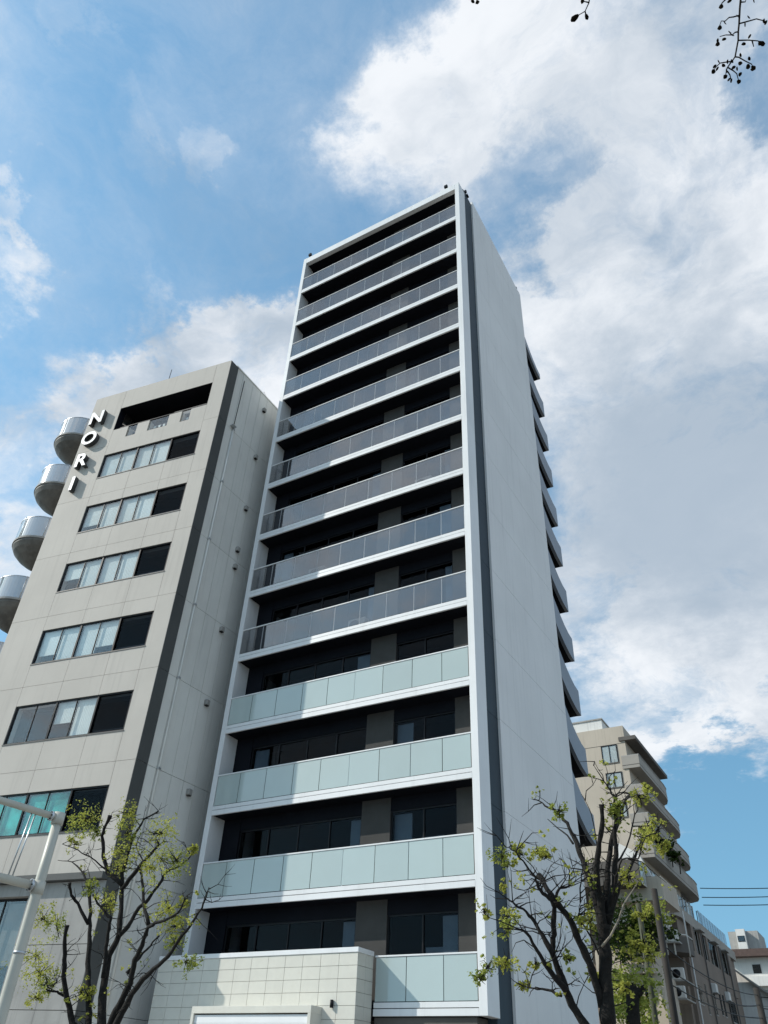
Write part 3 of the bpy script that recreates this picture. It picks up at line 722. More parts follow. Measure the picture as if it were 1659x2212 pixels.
    # wing side wall with openings: piers, sill wall, windows
    z0w, z1w = 10.05*S+1.6, zb0
    box('sill_wall', Xl-0.35, Xl, 87.5, 112, 8.6*S+1.6, z0w, 'apt_brown', t)
    ops = [(84.5, 91.0), (92.2, 94.8), (95.8, 98.2), (99.2, 104.0), (105.0, 109.5)]
    yp = [87.5]
    for i, (a, b) in enumerate(ops):
        nx = ops[i+1][0] if i < 4 else 112
        box('pier', Xl-0.35, Xl-0.005, b, nx, z0w, z1w, 'apt_brown', t)
        if i == 0: 
            box('pane', Xl-1.6, Xl-1.55, a+2, b, z0w, z1w, 'glass_dark', t); continue
        w = box('window', Xl-0.25, Xl-0.18, a, b, z0w, z0w+0.1, 'frame_dark', t)
        for q in range(2):
            m0 = a+q*(b-a)/2; m1 = m0+(b-a)/2
            box('pane', Xl-0.22, Xl-0.20, m0+0.06, m1-0.06, z0w+0.1, z1w-0.1, 'glass_dark', w)
            box('frame', Xl-0.25, Xl-0.17, m1-0.06, m1, z0w+0.1, z1w, 'render_white', w)
        if i != 2: box('blind', Xl-0.30, Xl-0.28, a+0.2, a+(b-a)*0.45, z0w+0.1, z1w-0.2, 'curtain', w)
    # lower storeys of the wing, small windows
    box('low_wall', Xl-0.6, Xl-0.02, 87.4, 109.5, 0.0, 8.6*S+1.6, 'apt_brown', t)
    for a, b, zt, zb in ((88.8, 91.0, 7.8, 6.6), (92.6, 93.5, 8.1, 6.2), (96.5, 97.4, 7.9, 6.4), (99.6, 100.5, 8.1, 6.6), (101.3, 102.3, 8.1, 6.6), (104.5, 108.6, 8.05, 6.5)):
        w = box('window', Xl-0.018, Xl+0.02, a, b, zb*S+1.55, zb*S+1.65, 'concrete', t)
        box('pane', Xl-0.016, Xl+0.0, a, b, zb*S+1.65, zt*S+1.6, 'glass_dark', w)
        box('backing', Xl-0.0195, Xl-0.017, a, b, zb*S+1.65, zt*S+1.6, 'room_dark', w)
        box('frame', Xl-0.018, Xl+0.02, (a+b)/2-0.05, (a+b)/2+0.05, zb*S+1.65, zt*S+1.6, 'frame_dark', w)
    for y in (88.2, 95.3, 104.5, 109.2):
        dp = tube('drain_pipe', [(Xl+0.10, y, 0.2), (Xl+0.10, y, z0w if y < 90 else zb0)], 0.07, 'render_white' if y < 90 else 'apt_soffit', t, 8)
    for z in (4.6, 8.2): box('string_course', Xl-0.019, Xl+0.04, 87.4, 109.5, z, z+0.12, 'apt_soffit', t)
    bb = prism('bay_balcony', [(Xl-1.9, 83.0), (Xl-0.2, 83.0), (Xl+0.75, 84.2), (Xl+0.75, 86.6), (Xl-1.9, 86.6)], 9.2*S+1.6, 10.2*S+1.6, 'apt_soffit', t)
    tube('rail', [(Xl-1.9, 83.0, 10.2*S+1.75), (Xl-0.2, 83.0, 10.2*S+1.75), (Xl+0.75, 84.2, 10.2*S+1.75), (Xl+0.75, 86.6, 10.2*S+1.75)], 0.06, 'render_white', bb, 6)
    for x, y in ((Xl-1.6, 82.95), (Xl-0.9, 82.95), (Xl-0.2, 82.95), (Xl+0.78, 84.3)): tube('post', [(x, y, 9.0*S+1.6), (x, y, zb0)], 0.08, 'render_white', bb, 6)
    for y0 in (92.3, 99.6, 105.4):
        aw = yz_prism('awning', [(y0, z1w-0.3), (y0+2.2, z1w-0.3), (y0+2.2, z1w-0.2), (y0, z1w-0.2)], Xl+0.001, Xl+0.7, 'concrete', t)
    for y0, z in ((96.3, 8.75), (103.2, 8.75), (91.5, 5.2)):
        u = box('outdoor_unit', Xl-0.015, Xl+0.42, y0, y0+1.0, z*S+1.6-1.2, z*S+1.6-0.4, 'render_white', t, 0.03)
        box('shelf', Xl-0.015, Xl+0.5, y0-0.1, y0+1.1, z*S+1.6-1.28, z*S+1.6-1.203, 'concrete', u)
    # front terraces with parapets facing the camera
    F = 80
    def fr(name, x0, x1, z0, z1, y, d, m, par=t): return box(name, x0*y, x1*y, y, y+d, z0*y+1.6, z1*y+1.6, m, par)
    mesh('gable_wall', [(-.262*79, 79, .226*79+1.6), (-.222*79, 79, .226*79+1.6), (-.2335*79, 79, .2525*79+1.6), (-.262*79, 79, .27*79+1.6),
                        (-.262*79, 79.6, .226*79+1.6), (-.222*79, 79.6, .226*79+1.6), (-.2335*79, 79.6, .2525*79+1.6), (-.262*79, 79.6, .27*79+1.6)],
         [(0, 1, 2, 3), (7, 6, 5, 4), (0, 4, 5, 1), (1, 5, 6, 2), (2, 6, 7, 3), (3, 7, 4, 0)], 'render_white', t)
    fr('terrace_parapet', -.30, -.2115, .2005, .2255, 78.5, 6.0, 'apt_beige')
    fr('terrace_wall', -.30, -.222, .178, .2, 80.5, 5.0, 'render_white')
    fr('terrace_parapet', -.30, -.2365, .128, .152, 77.0, 5.0, 'apt_beige')
    fr('terrace_recess', -.30, -.225, .15, .18, 82.5, 5.0, 'apt_soffit')
    fr('front_wall', -.30, -.228, -.02, .128, 77.6, 5.0, 'apt_beige')
    for x0, x1, z0, z1 in ((-.2755, -.2655, .100, .1275), (-.249, -.2385, .100, .1275)):
        w = fr('window', x0, x1, z0-.001, z0, 77.52, 0.07, 'frame_dark')
        fr('pane', x0, x1, z0, z1, 77.54, 0.02, 'glass_dark', w); fr('backing', x0, x1, z0, z1, 77.57, 0.02, 'room_dark', w)
apartments()

# ------------------------------------------------------------------ foliage helpers
def leaves(name, clumps, m, parent, size=0.055, seed=1, flat=0.85):
    """many small folded leaves scattered through clumps (centre, radius, count)"""
    rr = random.Random(seed); V, F = [], []
    for c, r, n in clumps:
        c = Vector(c)
        sub = [Vector((rr.gauss(0, .48), rr.gauss(0, .48), rr.gauss(0, .48)*flat))*r for _ in range(max(4, n//16))]
        for _ in range(n):
            p = c + rr.choice(sub) + Vector((rr.gauss(0, .13), rr.gauss(0, .13), rr.gauss(0, .13)))*r
            q = Euler((rr.uniform(-1.0, 1.0), rr.uniform(-1.0, 1.0), rr.uniform(0, 6.28))).to_matrix()
            s = size*rr.uniform(0.55, 1.25); b = len(V)
            for a in ((-0.5, 0, 0), (-0.05, 0.42, 0.12), (0.62, 0.0, 0.02), (-0.05, -0.42, 0.12)): V.append(tuple(p + q @ (Vector(a)*s)))
            F += [(b, b+1, b+2), (b, b+2, b+3)]
    me = bpy.data.meshes.new(name); me.from_pydata(V, [], F); me.materials.append(M[m])
    o = Vector(clumps[0][0]); 
    for v in me.vertices: v.co -= o
    return link(bpy.data.objects.new(name, me), Matrix.Translation(o), parent)

# viewing geometry: a traced outline gets real positions on the tree's own plane
CAM = SC.camera.matrix_world.to_3x3(); CAMZ = Vector((0, 0, 1.6))
def at(px, py, Y):
    """photo position to the point at depth Y"""
    vx, vy = px*1659/1920, py*1659/1920
    d = CAM @ Vector(((vx-829.5)/1661, -(vy-1106)/1661, -1.0))
    return CAMZ + d*(Y/d.y)

def pruned_tree(name, label, Y, conv, base, trunk_top, limbs, clumps, seed, rscale, yellow=0.5, group=None, leafy=1.0):
    rr = random.Random(seed)
    b = conv(*base, Y); b.z = 0.1
    t = thing(name, b, label, 'tree', group)
    tt = conv(*trunk_top, Y)
    tube('trunk', [b+Vector((0, 0, -0.1)), b+Vector((0.01, 0, 0.5)), b.lerp(tt, 0.6), tt, tt+Vector((0, 0, 0.25))], [0.21*rscale, 0.165*rscale, 0.15*rscale, 0.14*rscale, 0.10*rscale], 'bark', t, 12)
    twV, twF = [], []
    tips = []
    for pts, r0, r1, dep in limbs:
        n = len(pts); P3 = []
        d0 = dep[0]; d1 = dep[1]
        fine = []
        for i in range(n-1):
            for q in range(3): 
                f = q/3; fine.append((pts[i][0]*(1-f)+pts[i+1][0]*f, pts[i][1]*(1-f)+pts[i+1][1]*f))
        fine.append(pts[-1]); nn = len(fine)
        for i, p in enumerate(fine):
            f = i/(nn-1); P3.append(conv(p[0]+rr.uniform(-5, 5), p[1]+rr.uniform(-5, 5), Y + d0*(1-f)+d1*f))
        r0s, r1s = r0*rscale, r1*rscale
        rad = [(r0s*(1-(i/(nn-1))**0.8)+r1s*(i/(nn-1))**0.8)*rr.uniform(0.88, 1.16) for i in range(nn)]
        if r1 > 0.012: rad[-1] *= 1.5; rad[-2] *= 1.2      # knuckles where it was cut back
        tube('limb', P3, rad, 'bark', t, 8)
        # short side shoots
        for i in range(2, nn):
            for _s in range(rr.choice((0, 0, 1, 1, 2))):
                p = P3[i]; dr = Vector((rr.gauss(0, 1), rr.gauss(0, .7), rr.uniform(-0.2, 1.4))).normalized(); ln = rr.uniform(0.10, 0.55)
                k = [p]
                for _ in range(3): dr = (dr+Vector((rr.gauss(0, .35), rr.gauss(0, .35), rr.gauss(0, .35)))).normalized(); k.append(k[-1]+dr*ln/3)
                tube_data(k, [0.009, 0.0065, 0.0045, 0.002], 4, twV, twF)
                for _t in range(rr.choice((0, 1, 2))):
                    q0 = k[rr.choice((1, 2))]; d2 = (dr+Vector((rr.gauss(0, .8), rr.gauss(0, .8), rr.gauss(0, .6)))).normalized()
                    tube_data([q0, q0+d2*ln*0.25, q0+d2*ln*0.45+Vector((0, 0, .02))], [.005, .0035, .0015], 4, twV, twF)
                if rr.random() < 0.22: tips.append(k[-1])
    cl = []
    for (x, y, r) in clumps:
        c = conv(x, y, Y+rr.uniform(-0.45, 0.45)); c2 = conv(x+r, y, Y); rad = (c2-conv(x, y, Y)).length
        cl.append((c, rad*1.1, int((150+rad*1500)*leafy)))
        for _ in range(10):
            dr = Vector((rr.gauss(0, 1), rr.gauss(0, 1), rr.gauss(0, .8))).normalized()
            k = [c-dr*rad*0.2, c+dr*rad*0.4+Vector((0, 0, rr.uniform(-.05, .05))), c+dr*rad*rr.uniform(0.8, 1.25)]
            tube_data(k, [0.007, 0.005, 0.002], 4, twV, twF)
    for c in tips: cl.append((c, rr.uniform(.05, .12), rr.randint(10, 40)))
    mesh('twigs', twV, twF, 'bark', t, smooth=False)['kind'] = 'stuff'
    h = int(len(cl)*yellow)
    rr.shuffle(cl)
    crown = leaves('crown', cl[:h], 'leaf_yellow', t, 0.036, seed+5)
    if cl[h:]: leaves('foliage', cl[h:], 'leaf_green', t, 0.036, seed+9)
    return t
c3 = lambda x, y, Y: at(x*.3737, 1960+y*.3737, Y)
c7 = lambda x, y, Y: at(1160+x*.4581, 1900+y*.4581, Y)
LL = [
([(620,1800),(490,1605),(445,1440),(425,1290),(432,1180),(430,1060),(445,950)], .07, .03, (0,-.5)),
([(425,1420),(380,1385),(320,1385),(290,1340)], .028, .008, (-.2,-.6)),
([(640,1800),(592,1605),(595,1400),(590,1200),(600,1000),(605,850),(600,700),(570,640),(540,570),(480,525),(390,510)], .075, .006, (0,.3)),
([(592,940),(520,800),(475,740),(465,665)], .04, .022, (.1,-.3)),
([(660,1800),(680,1605),(690,1350),(730,1150),(800,1010),(805,900),(815,750),(820,600),(860,450),(880,380),(940,280),(970,230),(1060,180)], .09, .014, (0,.5)),
([(800,1010),(860,950),(930,830),(990,770),(1080,640),(1120,580),(1200,550),(1260,500),(1300,430)], .05, .012, (.1,.9)),
([(670,1800),(740,1605),(800,1480),(870,1330),(900,1180),(950,1080),(990,960),(1040,930),(1130,900),(1210,840),(1240,760)], .075, .012, (0,-.6)),
([(995,940),(960,800),(950,640),(940,560)], .04, .02, (-.3,-.1)),
([(690,1800),(780,1605),(880,1400),(960,1300),(1060,1210),(1150,1120),(1220,1010),(1290,930),(1350,830),(1390,740),(1400,690)], .07, .006, (0,-.9)),
([(690,1300),(705,1150),(720,1000),(740,900),(700,850),(650,800),(620,740)], .05, .016, (0,-.4)),
([(820,680),(720,590),(690,480),(685,350),(700,300),(740,210)], .05, .03, (.2,-.2)),
([(700,570),(600,490),(520,440),(420,405)], .018, .006, (.1,-.5)),
([(815,700),(900,600),(960,520),(1040,440),(1060,390)], .045, .025, (.2,.2)),
([(960,520),(910,430),(930,360),(1000,390),(1040,330)], .016, .005, (.2,.5)),
([(850,1270),(930,1160),(1010,1080),(1060,1010)], .035, .012, (-.2,.2)),
]
LC = [(580,230,75),(540,280,50),(860,200,60),(850,330,55),(810,450,75),(790,560,55),(1070,330,75),(1080,500,90),(1180,510,75),(730,800,65),(1130,830,85),(1180,950,75),(1170,1060,55),(290,900,60),(380,950,55),(240,1150,85),(270,1270,75),(320,1330,55),(250,1430,45),(550,1400,45),(1250,1190,55),(500,390,35),(640,320,35),(1000,560,45),(1290,440,30),(600,690,40),(1230,800,40)]
pruned_tree('street_tree', 'pruned street tree with dark limbs and yellow-green tufts before the grey building', 10.5, c3, (640, 2300), (650, 1800), LL, LC, 3, 0.86, 0.65, 'pruned trees along the pavement', 0.75)
RL = [
([(780,1600),(650,1440),(590,1330),(550,1230),(510,1120),(480,1050),(490,950),(490,800),(490,770)], .07, .03, (0,-.6)),
([(480,1050),(430,960),(380,880),(340,830),(280,790),(240,760)], .04, .01, (-.5,-.8)),
([(560,1260),(470,1160),(390,1030),(340,940),(280,920)], .045, .012, (-.3,-1.0)),
([(530,1290),(450,1250),(380,1250),(300,1220)], .025, .006, (-.3,-.3)),
([(490,770),(430,730),(400,680),(390,640),(340,580),(280,500),(230,470)], .035, .006, (-.6,-1.0)),
([(490,760),(445,680),(410,630)], .04, .035, (-.6,-.5)),
([(490,770),(520,700),(570,690),(580,600),(520,530)], .028, .006, (-.6,-.2)),
([(760,1350),(700,1150),(650,1030),(600,920),(560,840),(500,770)], .065, .04, (0,-.5)),
([(790,1441),(780,1300),(770,1150),(765,1000),(760,900)], .11, .085, (0,0)),
([(765,950),(720,760),(680,640),(640,520),(600,420),(560,340),(520,290),(440,250),(390,210)], .07, .008, (0,.4)),
([(600,460),(540,390),(460,320)], .018, .006, (.2,.5)),
([(765,930),(740,750),(720,600),(740,450),(760,330),(750,240)], .06, .03, (0,-.3)),
([(775,930),(780,700),(790,550),(810,400),(850,340),(880,220),(910,190)], .06, .012, (.1,.6)),
([(790,900),(820,680),(830,520),(825,380),(830,300),(820,200),(790,150),(710,30)], .06, .005, (.05,-.2)),
([(800,850),(860,650),(920,560),(960,460),(1000,390),(1010,330)], .04, .008, (0,.9)),
([(830,560),(890,480),(930,300),(930,200)], .02, .005, (.1,.9)),
([(800,800),(830,640),(860,540),(950,540),(990,420)], .02, .006, (0,-.6)),
([(640,780),(630,700),(650,600),(640,540)], .014, .005, (0,-.4)),
([(740,1060),(650,900),(620,860),(640,800)], .014, .005, (0,-.4)),
([(740,560),(700,300),(640,180)], .012, .004, (.2,.4)),
]
RC = [(205,530,60),(240,560,40),(230,860,60),(240,920,50),(215,690,30),(130,1130,55),(230,1110,60),(90,1190,40),(110,830,35),(400,500,45),(450,520,35),(690,870,70),(640,880,45),(990,850,55),(980,1000,80),(1010,1060,65),(820,290,45),(840,250,35),(960,200,60),(1000,420,85),(1060,380,75),(520,280,50),(390,1110,35),(320,1230,35),(570,1080,35),(880,1250,45),(720,1190,40),(1080,470,55),(900,640,60),(300,500,40),(1000,160,40),(930,1010,50),(700,780,40)]
pruned_tree('street_tree', 'pruned street tree with black forked limbs before the white tower side wall', 10.5, c7, (800, 1900), (780, 1600), RL, RC, 8, 0.80, 0.7, 'pruned trees along the pavement', 0.62)

# pale dead branch caught in the right tree, knobbly small tree beyond
tag(tube('dead_branch', [c7(750,1020,10.0), c7(800,960,10.0), c7(845,870,10.05), c7(870,790,10.1), c7(960,650,10.3)], [.014,.013,.011,.009,.004], 'bark_pale'), 'thin pale dead branch caught across the right-hand pruned tree', 'branch')
def small_tree():
    Y = 24.0; b = c7(930, 1700, Y); b.z = 0
    t = thing('small_tree', b, 'knobbly cut-back small tree behind the pruned tree trunk', 'tree')
    tube('trunk', [b, c7(925, 1441, Y), c7(920, 1340, Y), c7(925, 1270, Y), c7(905, 1225, Y)], [.22, .19, .17, .18, .13], 'bark', t, 9)
    tube('limb', [c7(925, 1290, Y), c7(955, 1265, Y), c7(990, 1235, Y)], [.13, .11, .05], 'bark', t, 8)
    leaves('crown', [(c7(x, y, Y), r, n) for x, y, r, n in ((900, 1200, .5, 160), (980, 1210, .5, 150), (860, 1300, .7, 240), (950, 1380, .5, 160), (880, 1390, .55, 160))], 'leaf_green', t, 0.09, 77)
small_tree()

# ------------------------------------------------------------------ tree over the camera, twigs hanging into view
def overhead():
    t = thing('overhead_tree', (4.2, 0.2, 0.13), 'dark budding twigs hanging in from a tree overhead', 'tree')
    Z = 4.6
    def sk(px, py, dz=0.0):
        d = CAM @ Vector(((px*1659/1920-829.5)/1661, -(py*1659/1920-1106)/1661, -1.0)); return CAMZ + d*((Z+dz)/d.z)
    tube('trunk', [(4.2, .2, 0.1), (4.15, .22, 1.2), (4.05, .25, 2.6), (3.8, .35, 3.9)], [.19, .16, .14, .11], 'bark', t, 12)
    a = sk(1853, -110); b = sk(1480, -130); c = sk(1190, -120)
    root = Vector((3.8, .35, 3.9))
    tube('limb', [root, Vector((3.0, .7, 5.2)), Vector((2.0, 1.0, 6.3)), Vector((1.4, 1.3, 6.35)), a], [.10, .07, .045, .025, .008], 'bark', t, 8)
    tube('limb', [Vector((2.6, .8, 5.7)), Vector((1.2, .8, 6.4)), Vector((.4, 1.0, 6.35)), b, c], [.05, .03, .02, .008, .005], 'bark', t, 8)
    o = lambda x, y: (1700+x*.1326, y*.1326)
    V, F = [], []; bV, bF = [], []
    def tw(pts, r0=.0042, r1=.0022):
        n = len(pts); tube_data([sk(*p) for p in pts], [r0*(1-i/(n-1))+r1*i/(n-1) for i in range(n)], 5, V, F)
    def bud(p, q, r=.010):
        A0, A1 = sk(*p), sk(*q)
        tube_data([A0, A0.lerp(A1, .3), A0.lerp(A1, .7), A1], [r*.35, r*.8, r, r*.3], 6, bV, bF)
    stem = [(1853, -110), o(1145, 0), o(1130, 150), o(1115, 450), o(1100, 600), o(1098, 760), o(1040, 1070), o(980, 1160)]
    tw(stem, .006, .004)
    for q in ([o(1100,295),o(1010,320),o(925,330),o(850,400),o(780,395),o(745,490)], [o(1115,445),o(1300,395),o(1440,355),o(1560,385),o(1630,410)],
              [o(1100,600),o(1040,610),o(985,660),o(860,660),o(750,690)], [o(1098,760),o(1290,755),o(1470,770),o(1550,830)], [o(1040,1070),o(1110,1080),o(1230,1150),o(1350,1210),o(1390,1290)],
              [o(980,1160),o(880,1170),o(760,1190),o(690,1250),o(630,1330)], [o(960,1180),o(890,1280),o(870,1360),o(860,1440)], [o(900,1270),o(1000,1330),o(1070,1390),o(1105,1520)],
              [o(890,1340),o(940,1410),o(965,1500)], [o(1145,40),o(1230,35),o(1250,-30)], [o(860,-10),o(790,60),o(770,150)], [o(960,630),o(915,585)], [o(1360,765),o(1390,880)]): tw(q)
    for p, q in ((o(755,480),o(742,565)),(o(780,80),o(770,165)),(o(715,790),o(705,870)),(o(690,770),o(730,760)),(o(1490,780),o(1535,845)),(o(1545,780),o(1575,865)),(o(1205,800),o(1195,855)),
                 (o(1300,680),o(1320,690)),(o(1285,335),o(1305,315)),(o(1215,465),o(1235,460)),(o(1120,1230),o(1150,1160)),(o(1120,1050),o(1160,1030)),(o(1280,1120),o(1330,1090)),
                 (o(1280,1210),o(1285,1300)),(o(1350,1250),o(1415,1310)),(o(1380,1330),o(1360,1280)),(o(620,1310),o(640,1385)),(o(640,1240),o(660,1260)),(o(800,1260),o(840,1210)),(o(880,1165),o(910,1160)),
                 (o(720,1170),o(740,1155)),(o(960,1170),o(1000,1140)),(o(1000,1250),o(1020,1290)),(o(1060,1300),o(1090,1290)),(o(865,1340),o(890,1330)),(o(830,1420),o(875,1470)),(o(950,1520),o(980,1520)),
                 (o(920,1490),o(930,1500)),(o(1080,1520),o(1135,1560)),(o(1110,1390),o(1155,1410)),(o(840,440),o(855,425)),(o(980,670),o(992,650)),(o(830,715),o(832,760)),(o(925,0),o(940,40)),(o(1380,15),o(1400,5)),
                 (o(1560,400),o(1600,390)),(o(1600,420),o(1630,430)),(o(690,1290),o(710,1300)),(o(1090,300),o(1080,310))): bud(p, q, .0125)
    e = lambda x, y: (1160+x*.217, y*.217)
    tw([(1480, -130), e(1445, -20), e(1440, 30), e(1395, 130), e(1310, 180)]); tw([e(1395, 130), e(1415, 200)]); tw([e(1440, 30), e(1370, 15)])
    bud(e(1320, 170), e(1232, 245), .016); bud(e(1400, 160), e(1425, 225), .011); bud(e(1385, 12), e(1345, 14), .014)
    tw([(1190, -120), e(125, -40), e(95, 20)]); tw([e(135, -40), e(160, 30)]); bud(e(110, 0), e(93, 32), .012); bud(e(148, 5), e(160, 45), .012)
    mesh('twigs', V, F, 'bark', t)['kind'] = 'stuff'
    mesh('buds', bV, bF, 'leaf_bud', t)['kind'] = 'stuff'
overhead()

# ------------------------------------------------------------------ cream pole with two arms at the lower left
def gantry():
    Y = 8.0
    top = c3(372, 215, Y); x, y = top.x, Y
    x = -1.312*Y
    t = thing('signal_pole', (x, y, 0.13), 'cream steel pole with two arms reaching over the road', 'pole')
    zt = .412*Y+1.6; zl = .2885*Y+1.6
    tube('pole', [(x, y, .13), (x, y, 2.0), (x, y, zl), (x, y, zt)], [.088, .080, .073, .066], 'pole_cream', t, 20)
    cap = tube('cap', [(x, y, zt-.06), (x, y, zt+.02), (x, y, zt+.045)], [.082, .082, .055], 'pole_cream', t, 20)
    for z in (1.75, 3.05): tube('band', [(x, y, z), (x, y, z+.035)], .083, 'steel', t, 20)
    dx, dy = -.2, -1.0
    for z, r in ((zt-.02, .050), (zl, .060)):
        a = tube('arm', [(x+dx*.03, y+dy*.03, z), (x+dx*1.4, y+dy*1.4, z+.03), (x+dx*4.5, y+dy*4.5, z+.10)], [r, r*.95, r*.8], 'pole_cream', t, 16)
        tube('collar', [(x, y, z-.10), (x, y, z+.07)], .088, 'pole_cream', a, 20)
        tube('flange', [(x+dx*.10, y+dy*.10, z), (x+dx*.13, y+dy*.13, z)], r*1.4, 'steel', a, 16)
        for q in range(6):
            an = q*math.pi/3; ox, oz = math.cos(an)*r*1.2, math.sin(an)*r*1.2
            tube('bolt', [(x+dx*.12+ox*.98, y+dy*.12-ox*.2, z+oz), (x+dx*.15+ox*.98, y+dy*.15-ox*.2, z+oz)], .008, 'frame_dark', a, 6)
    for s in (.42, .48):
        tube('tie_rod', [(x+dx*s, y+dy*s, zl+.05), (x+dx*(s-.06), y+dy*(s-.06), zt-.05)], .011, 'steel', t, 8)
gantry()

# ------------------------------------------------------------------ utility poles, wires, far houses on the right
def upole(name, label, rx, Y, zt, r, m, arms=True):
    x = rx*Y
    t = thing(name, (x, Y, 0), label, 'pole', 'utility poles along the side street')
    tube('shaft', [(x, Y, 0), (x, Y, zt*.5), (x, Y, zt)], [r*1.25, r*1.1, r], m, t, 12)
    if arms:
        for z in (zt-.5, zt-1.4):
            a = box('crossarm', x-.9, x+.9, Y-.06, Y+.06, z, z+.12, 'pole_dark', t)
            for q in (-.8, -.3, .3, .8): tube('insulator', [(x+q, Y, z+.12), (x+q, Y, z+.32)], .06, 'render_white', a, 8)
        box('transformer', x+.2, x+.75, Y-.3, Y+.3, zt-3.2, zt-2.2, 'concrete', t, .05)
upole('utility_pole', 'thick dark utility pole beside the apartment block front', -.2215, 45, .212*45+1.6, .16, 'pole_dark', False)
upole('utility_pole', 'slimmer greenish utility pole just left of the thick dark one', -.242, 45.5, .20*45+1.6, .13, 'pole_green', False)
upole('utility_pole', 'far utility pole in front of the low white house', -.134, 70, .112*70+1.6, .22, 'pole_dark', False)
upole('utility_pole', 'tall utility pole carrying the wires across the street', .03, 104, 23.5, .22, 'pole_dark')
for i, (r0, r1) in enumerate(((.2095, .2065), (.2005, .1965), (.1925, .1885))):
    Y0 = 101.0; x0, z0 = -17.2, [22.75, 21.8, 21.0][i]; x1, y1, z1 = 3.1, 104.0, [22.9, 22.2, 21.4][i]
    pts = [Vector((x0+(x1-x0)*q/16, Y0+(y1-Y0)*q/16, z0+(z1-z0)*q/16-1.4*(q/16)*(1-q/16))) for q in range(17)]
    tag(tube('overhead_wire', pts, .045, 'cable', None, 5), ['topmost of the three black wires crossing the blue sky', 'middle of the three black wires crossing the blue sky', 'lowest of the three black wires crossing the blue sky'][i], 'wire', 'wires over the side street')

lowlab = ['upper black service wire running between the two nearer utility poles', 'middle black service wire running between the two nearer utility poles', 'lower black service wire running between the two nearer utility poles',
          'upper black wire leaving the far pole towards the right', 'lower black wire leaving the far pole towards the right']
for i, (a, b, sag) in enumerate((((-9.97, 45, 8.55), (-9.38, 70, 9.0), .5), ((-9.97, 45, 7.6), (-9.38, 70, 8.4), .6), ((-9.97, 45, 6.9), (-9.38, 70, 7.6), .4), ((-9.38, 70, 8.9), (9, 78, 9.4), .5), ((-9.38, 70, 8.2), (9, 78, 8.6), .6))):
    a, b = Vector(a), Vector(b)
    tag(tube('service_wire', [a.lerp(b, q/12)-Vector((0, 0, 4*sag*(q/12)*(1-q/12))) for q in range(13)], .03, 'cable', None, 5), lowlab[i], 'wire', 'wires over the side street')
def far_houses():
    Y = 140
    t = thing('far_house', (-14, 150, 0), 'pale far house under a dark brown roof', 'house')
    box('wall', -.158*Y, 6, Y, 160, 0, .1395*Y+1.6, 'render_white', t)
    box('eave', -.158*Y-.5, 7, Y-1.5, 161, .1395*Y+1.6, .1462*Y+1.6, 'roof_brown', t)
    box('balcony', -.135*Y, -.08*Y, Y-1.0, Y, .113*Y+1.6, .1215*Y+1.6, 'render_white', t)
    box('string_course', -.158*Y, 6, Y-.1, Y, .108*Y+1.6, .110*Y+1.6, 'concrete', t)
    w = box('window', -.133*Y, -.125*Y, Y-.06, Y, .125*Y+1.6, .133*Y+1.6, 'frame_dark', t)
    box('pane', -.1325*Y, -.1255*Y, Y-.08, Y-.062, .1255*Y+1.6, .1325*Y+1.6, 'glass_window', w)
    Y = 168
    t = thing('rooftop_block', (-24, 172, 0), 'white block with a dark window rising behind the brown roof', 'building')
    box('wall', -.1505*Y, -.1205*Y, Y, Y+8, 0, .1645*Y+1.6, 'concrete', t)
    box('core', -.1415*Y, -.1325*Y, Y-1.2, Y, 0, .1655*Y+1.6, 'render_white', t)
    w = box('window', -.1405*Y, -.1335*Y, Y-1.26, Y-1.2, .1535*Y+1.6, .159*Y+1.6, 'frame_dark', t)
    box('pane', -.140*Y, -.134*Y, Y-1.30, Y-1.265, .154*Y+1.6, .1585*Y+1.6, 'glass_window', w)
    Y = 118
    t = thing('low_house', (-14, 124, 0), 'low white boarded house with a lean-to roof beside the brown wing', 'house')
    box('core', -.153*Y, -.118*Y, Y+.05, Y+10, 0, .105*Y+1.6, 'joint_dark', t)
    for j in range(9):
        z = .105*Y+1.6-j*1.1
        box('board', -.153*Y, -.118*Y, Y, Y+.04, z-1.06, z, 'render_white', t)
    mesh('lean_to_roof', [(-.153*Y, Y-1, .131*Y+1.6), (-.118*Y, Y-1, .104*Y+1.6), (-.118*Y, Y+10, .104*Y+1.6), (-.153*Y, Y+10, .131*Y+1.6),
                          (-.153*Y, Y-1, .129*Y+1.6), (-.118*Y, Y-1, .102*Y+1.6), (-.118*Y, Y+10, .102*Y+1.6), (-.153*Y, Y+10, .129*Y+1.6)],
         [(0, 1, 2, 3), (7, 6, 5, 4), (0, 4, 5, 1), (1, 5, 6, 2), (2, 6, 7, 3), (3, 7, 4, 0)], 'concrete', t)
    mesh('gable', [(-.152*Y, Y+.06, .105*Y+1.6), (-.12*Y, Y+.06, .105*Y+1.6), (-.152*Y, Y+.06, .1285*Y+1.6), (-.152*Y, Y+.2, .105*Y+1.6), (-.12*Y, Y+.2, .105*Y+1.6), (-.152*Y, Y+.2, .1285*Y+1.6)],
         [(0, 1, 2), (5, 4, 3), (0, 3, 4, 1), (1, 4, 5, 2), (2, 5, 3, 0)], 'render_white', t)
far_houses()

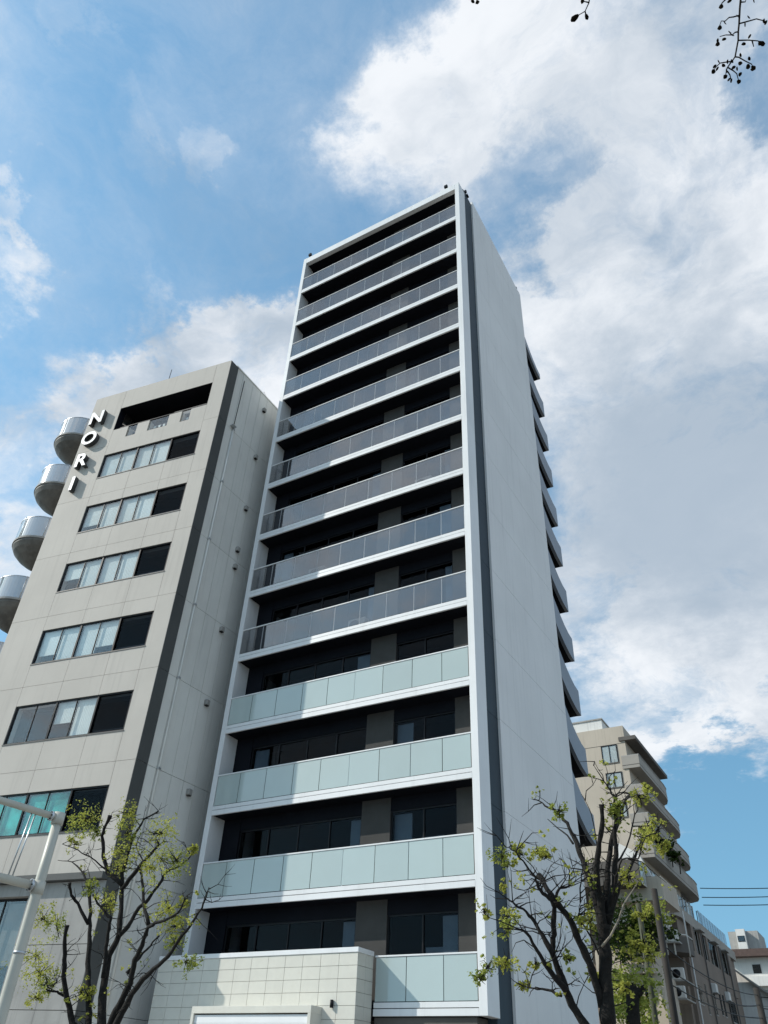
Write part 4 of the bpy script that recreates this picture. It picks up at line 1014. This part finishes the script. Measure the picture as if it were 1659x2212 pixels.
# hedges on the front terraces of the apartment block
def hedge(label, pts, Y, m, seed):
    cl = []
    for x, y, r, n in pts:
        c = at(1460+x*.2773, 2100+y*.2773, Y); cl.append((c, r, n))
    base = cl[0][0].copy()
    t = thing('hedge', (base.x, base.y, base.z-1), label, 'hedge', 'greenery on the apartment terraces')
    leaves('foliage', cl, m, t, 0.30, seed)
    V, F = [], []
    for c, r, n in cl: tube_data([c+Vector((0, 0, -r*1.2)), c+Vector((.1, 0, 0)), c+Vector((0, .1, r*.6))], [.06, .04, .02], 5, V, F)
    mesh('stems', V, F, 'bark', t)['kind'] = 'stuff'
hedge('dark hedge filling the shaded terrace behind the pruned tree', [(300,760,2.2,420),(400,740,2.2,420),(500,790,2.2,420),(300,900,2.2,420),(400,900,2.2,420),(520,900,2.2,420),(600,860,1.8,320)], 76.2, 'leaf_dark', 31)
hedge('bright green shrub spilling over the terrace edge by the pole', [(520,680,1.6,300),(600,700,1.5,280),(640,690,1.0,160),(470,660,1.0,150)], 75.5, 'leaf_green', 32)
hedge('green bush growing at the foot of the beige front wall', [(340,1330,1.7,330),(380,1420,1.8,330),(520,1500,1.8,330),(520,1560,1.5,250),(330,1500,1.8,300)], 74.5, 'leaf_green', 33)
hedge('dark creeper hanging on the third balcony band', [(640,20,1.2,200),(720,70,1.2,200),(780,120,1.1,180),(850,190,1.0,160),(690,-20,1.2,200)], 86.0, 'leaf_dark', 34)

# air conditioners and pipes on the brown wing's corner
def aircon(label, rx, rz, Y=82.5):
    x, z = rx*Y, rz*Y+1.6
    t = thing('air_conditioner', (x, Y, z), label, 'air conditioner', 'outdoor units on the wing corner')
    box('casing', x-.55, x+.55, Y, Y+.4, z, z+.95, 'render_white', t, .04)
    tube('fan_ring', [(x-.12, Y-.02, z+.47), (x-.12, Y-.001, z+.47)], .36, 'frame_dark', t, 16)
    box('bracket', x-.6, x+.6, Y, Y+3.6, z-.12, z-.003, 'concrete', t)
aircon('upper white outdoor air conditioner unit beside the utility pole', -.2105, .158)
aircon('middle white outdoor air conditioner unit beside the utility pole', -.2105, .121)
aircon('lower white outdoor air conditioner unit beside the utility pole', -.2125, .104)
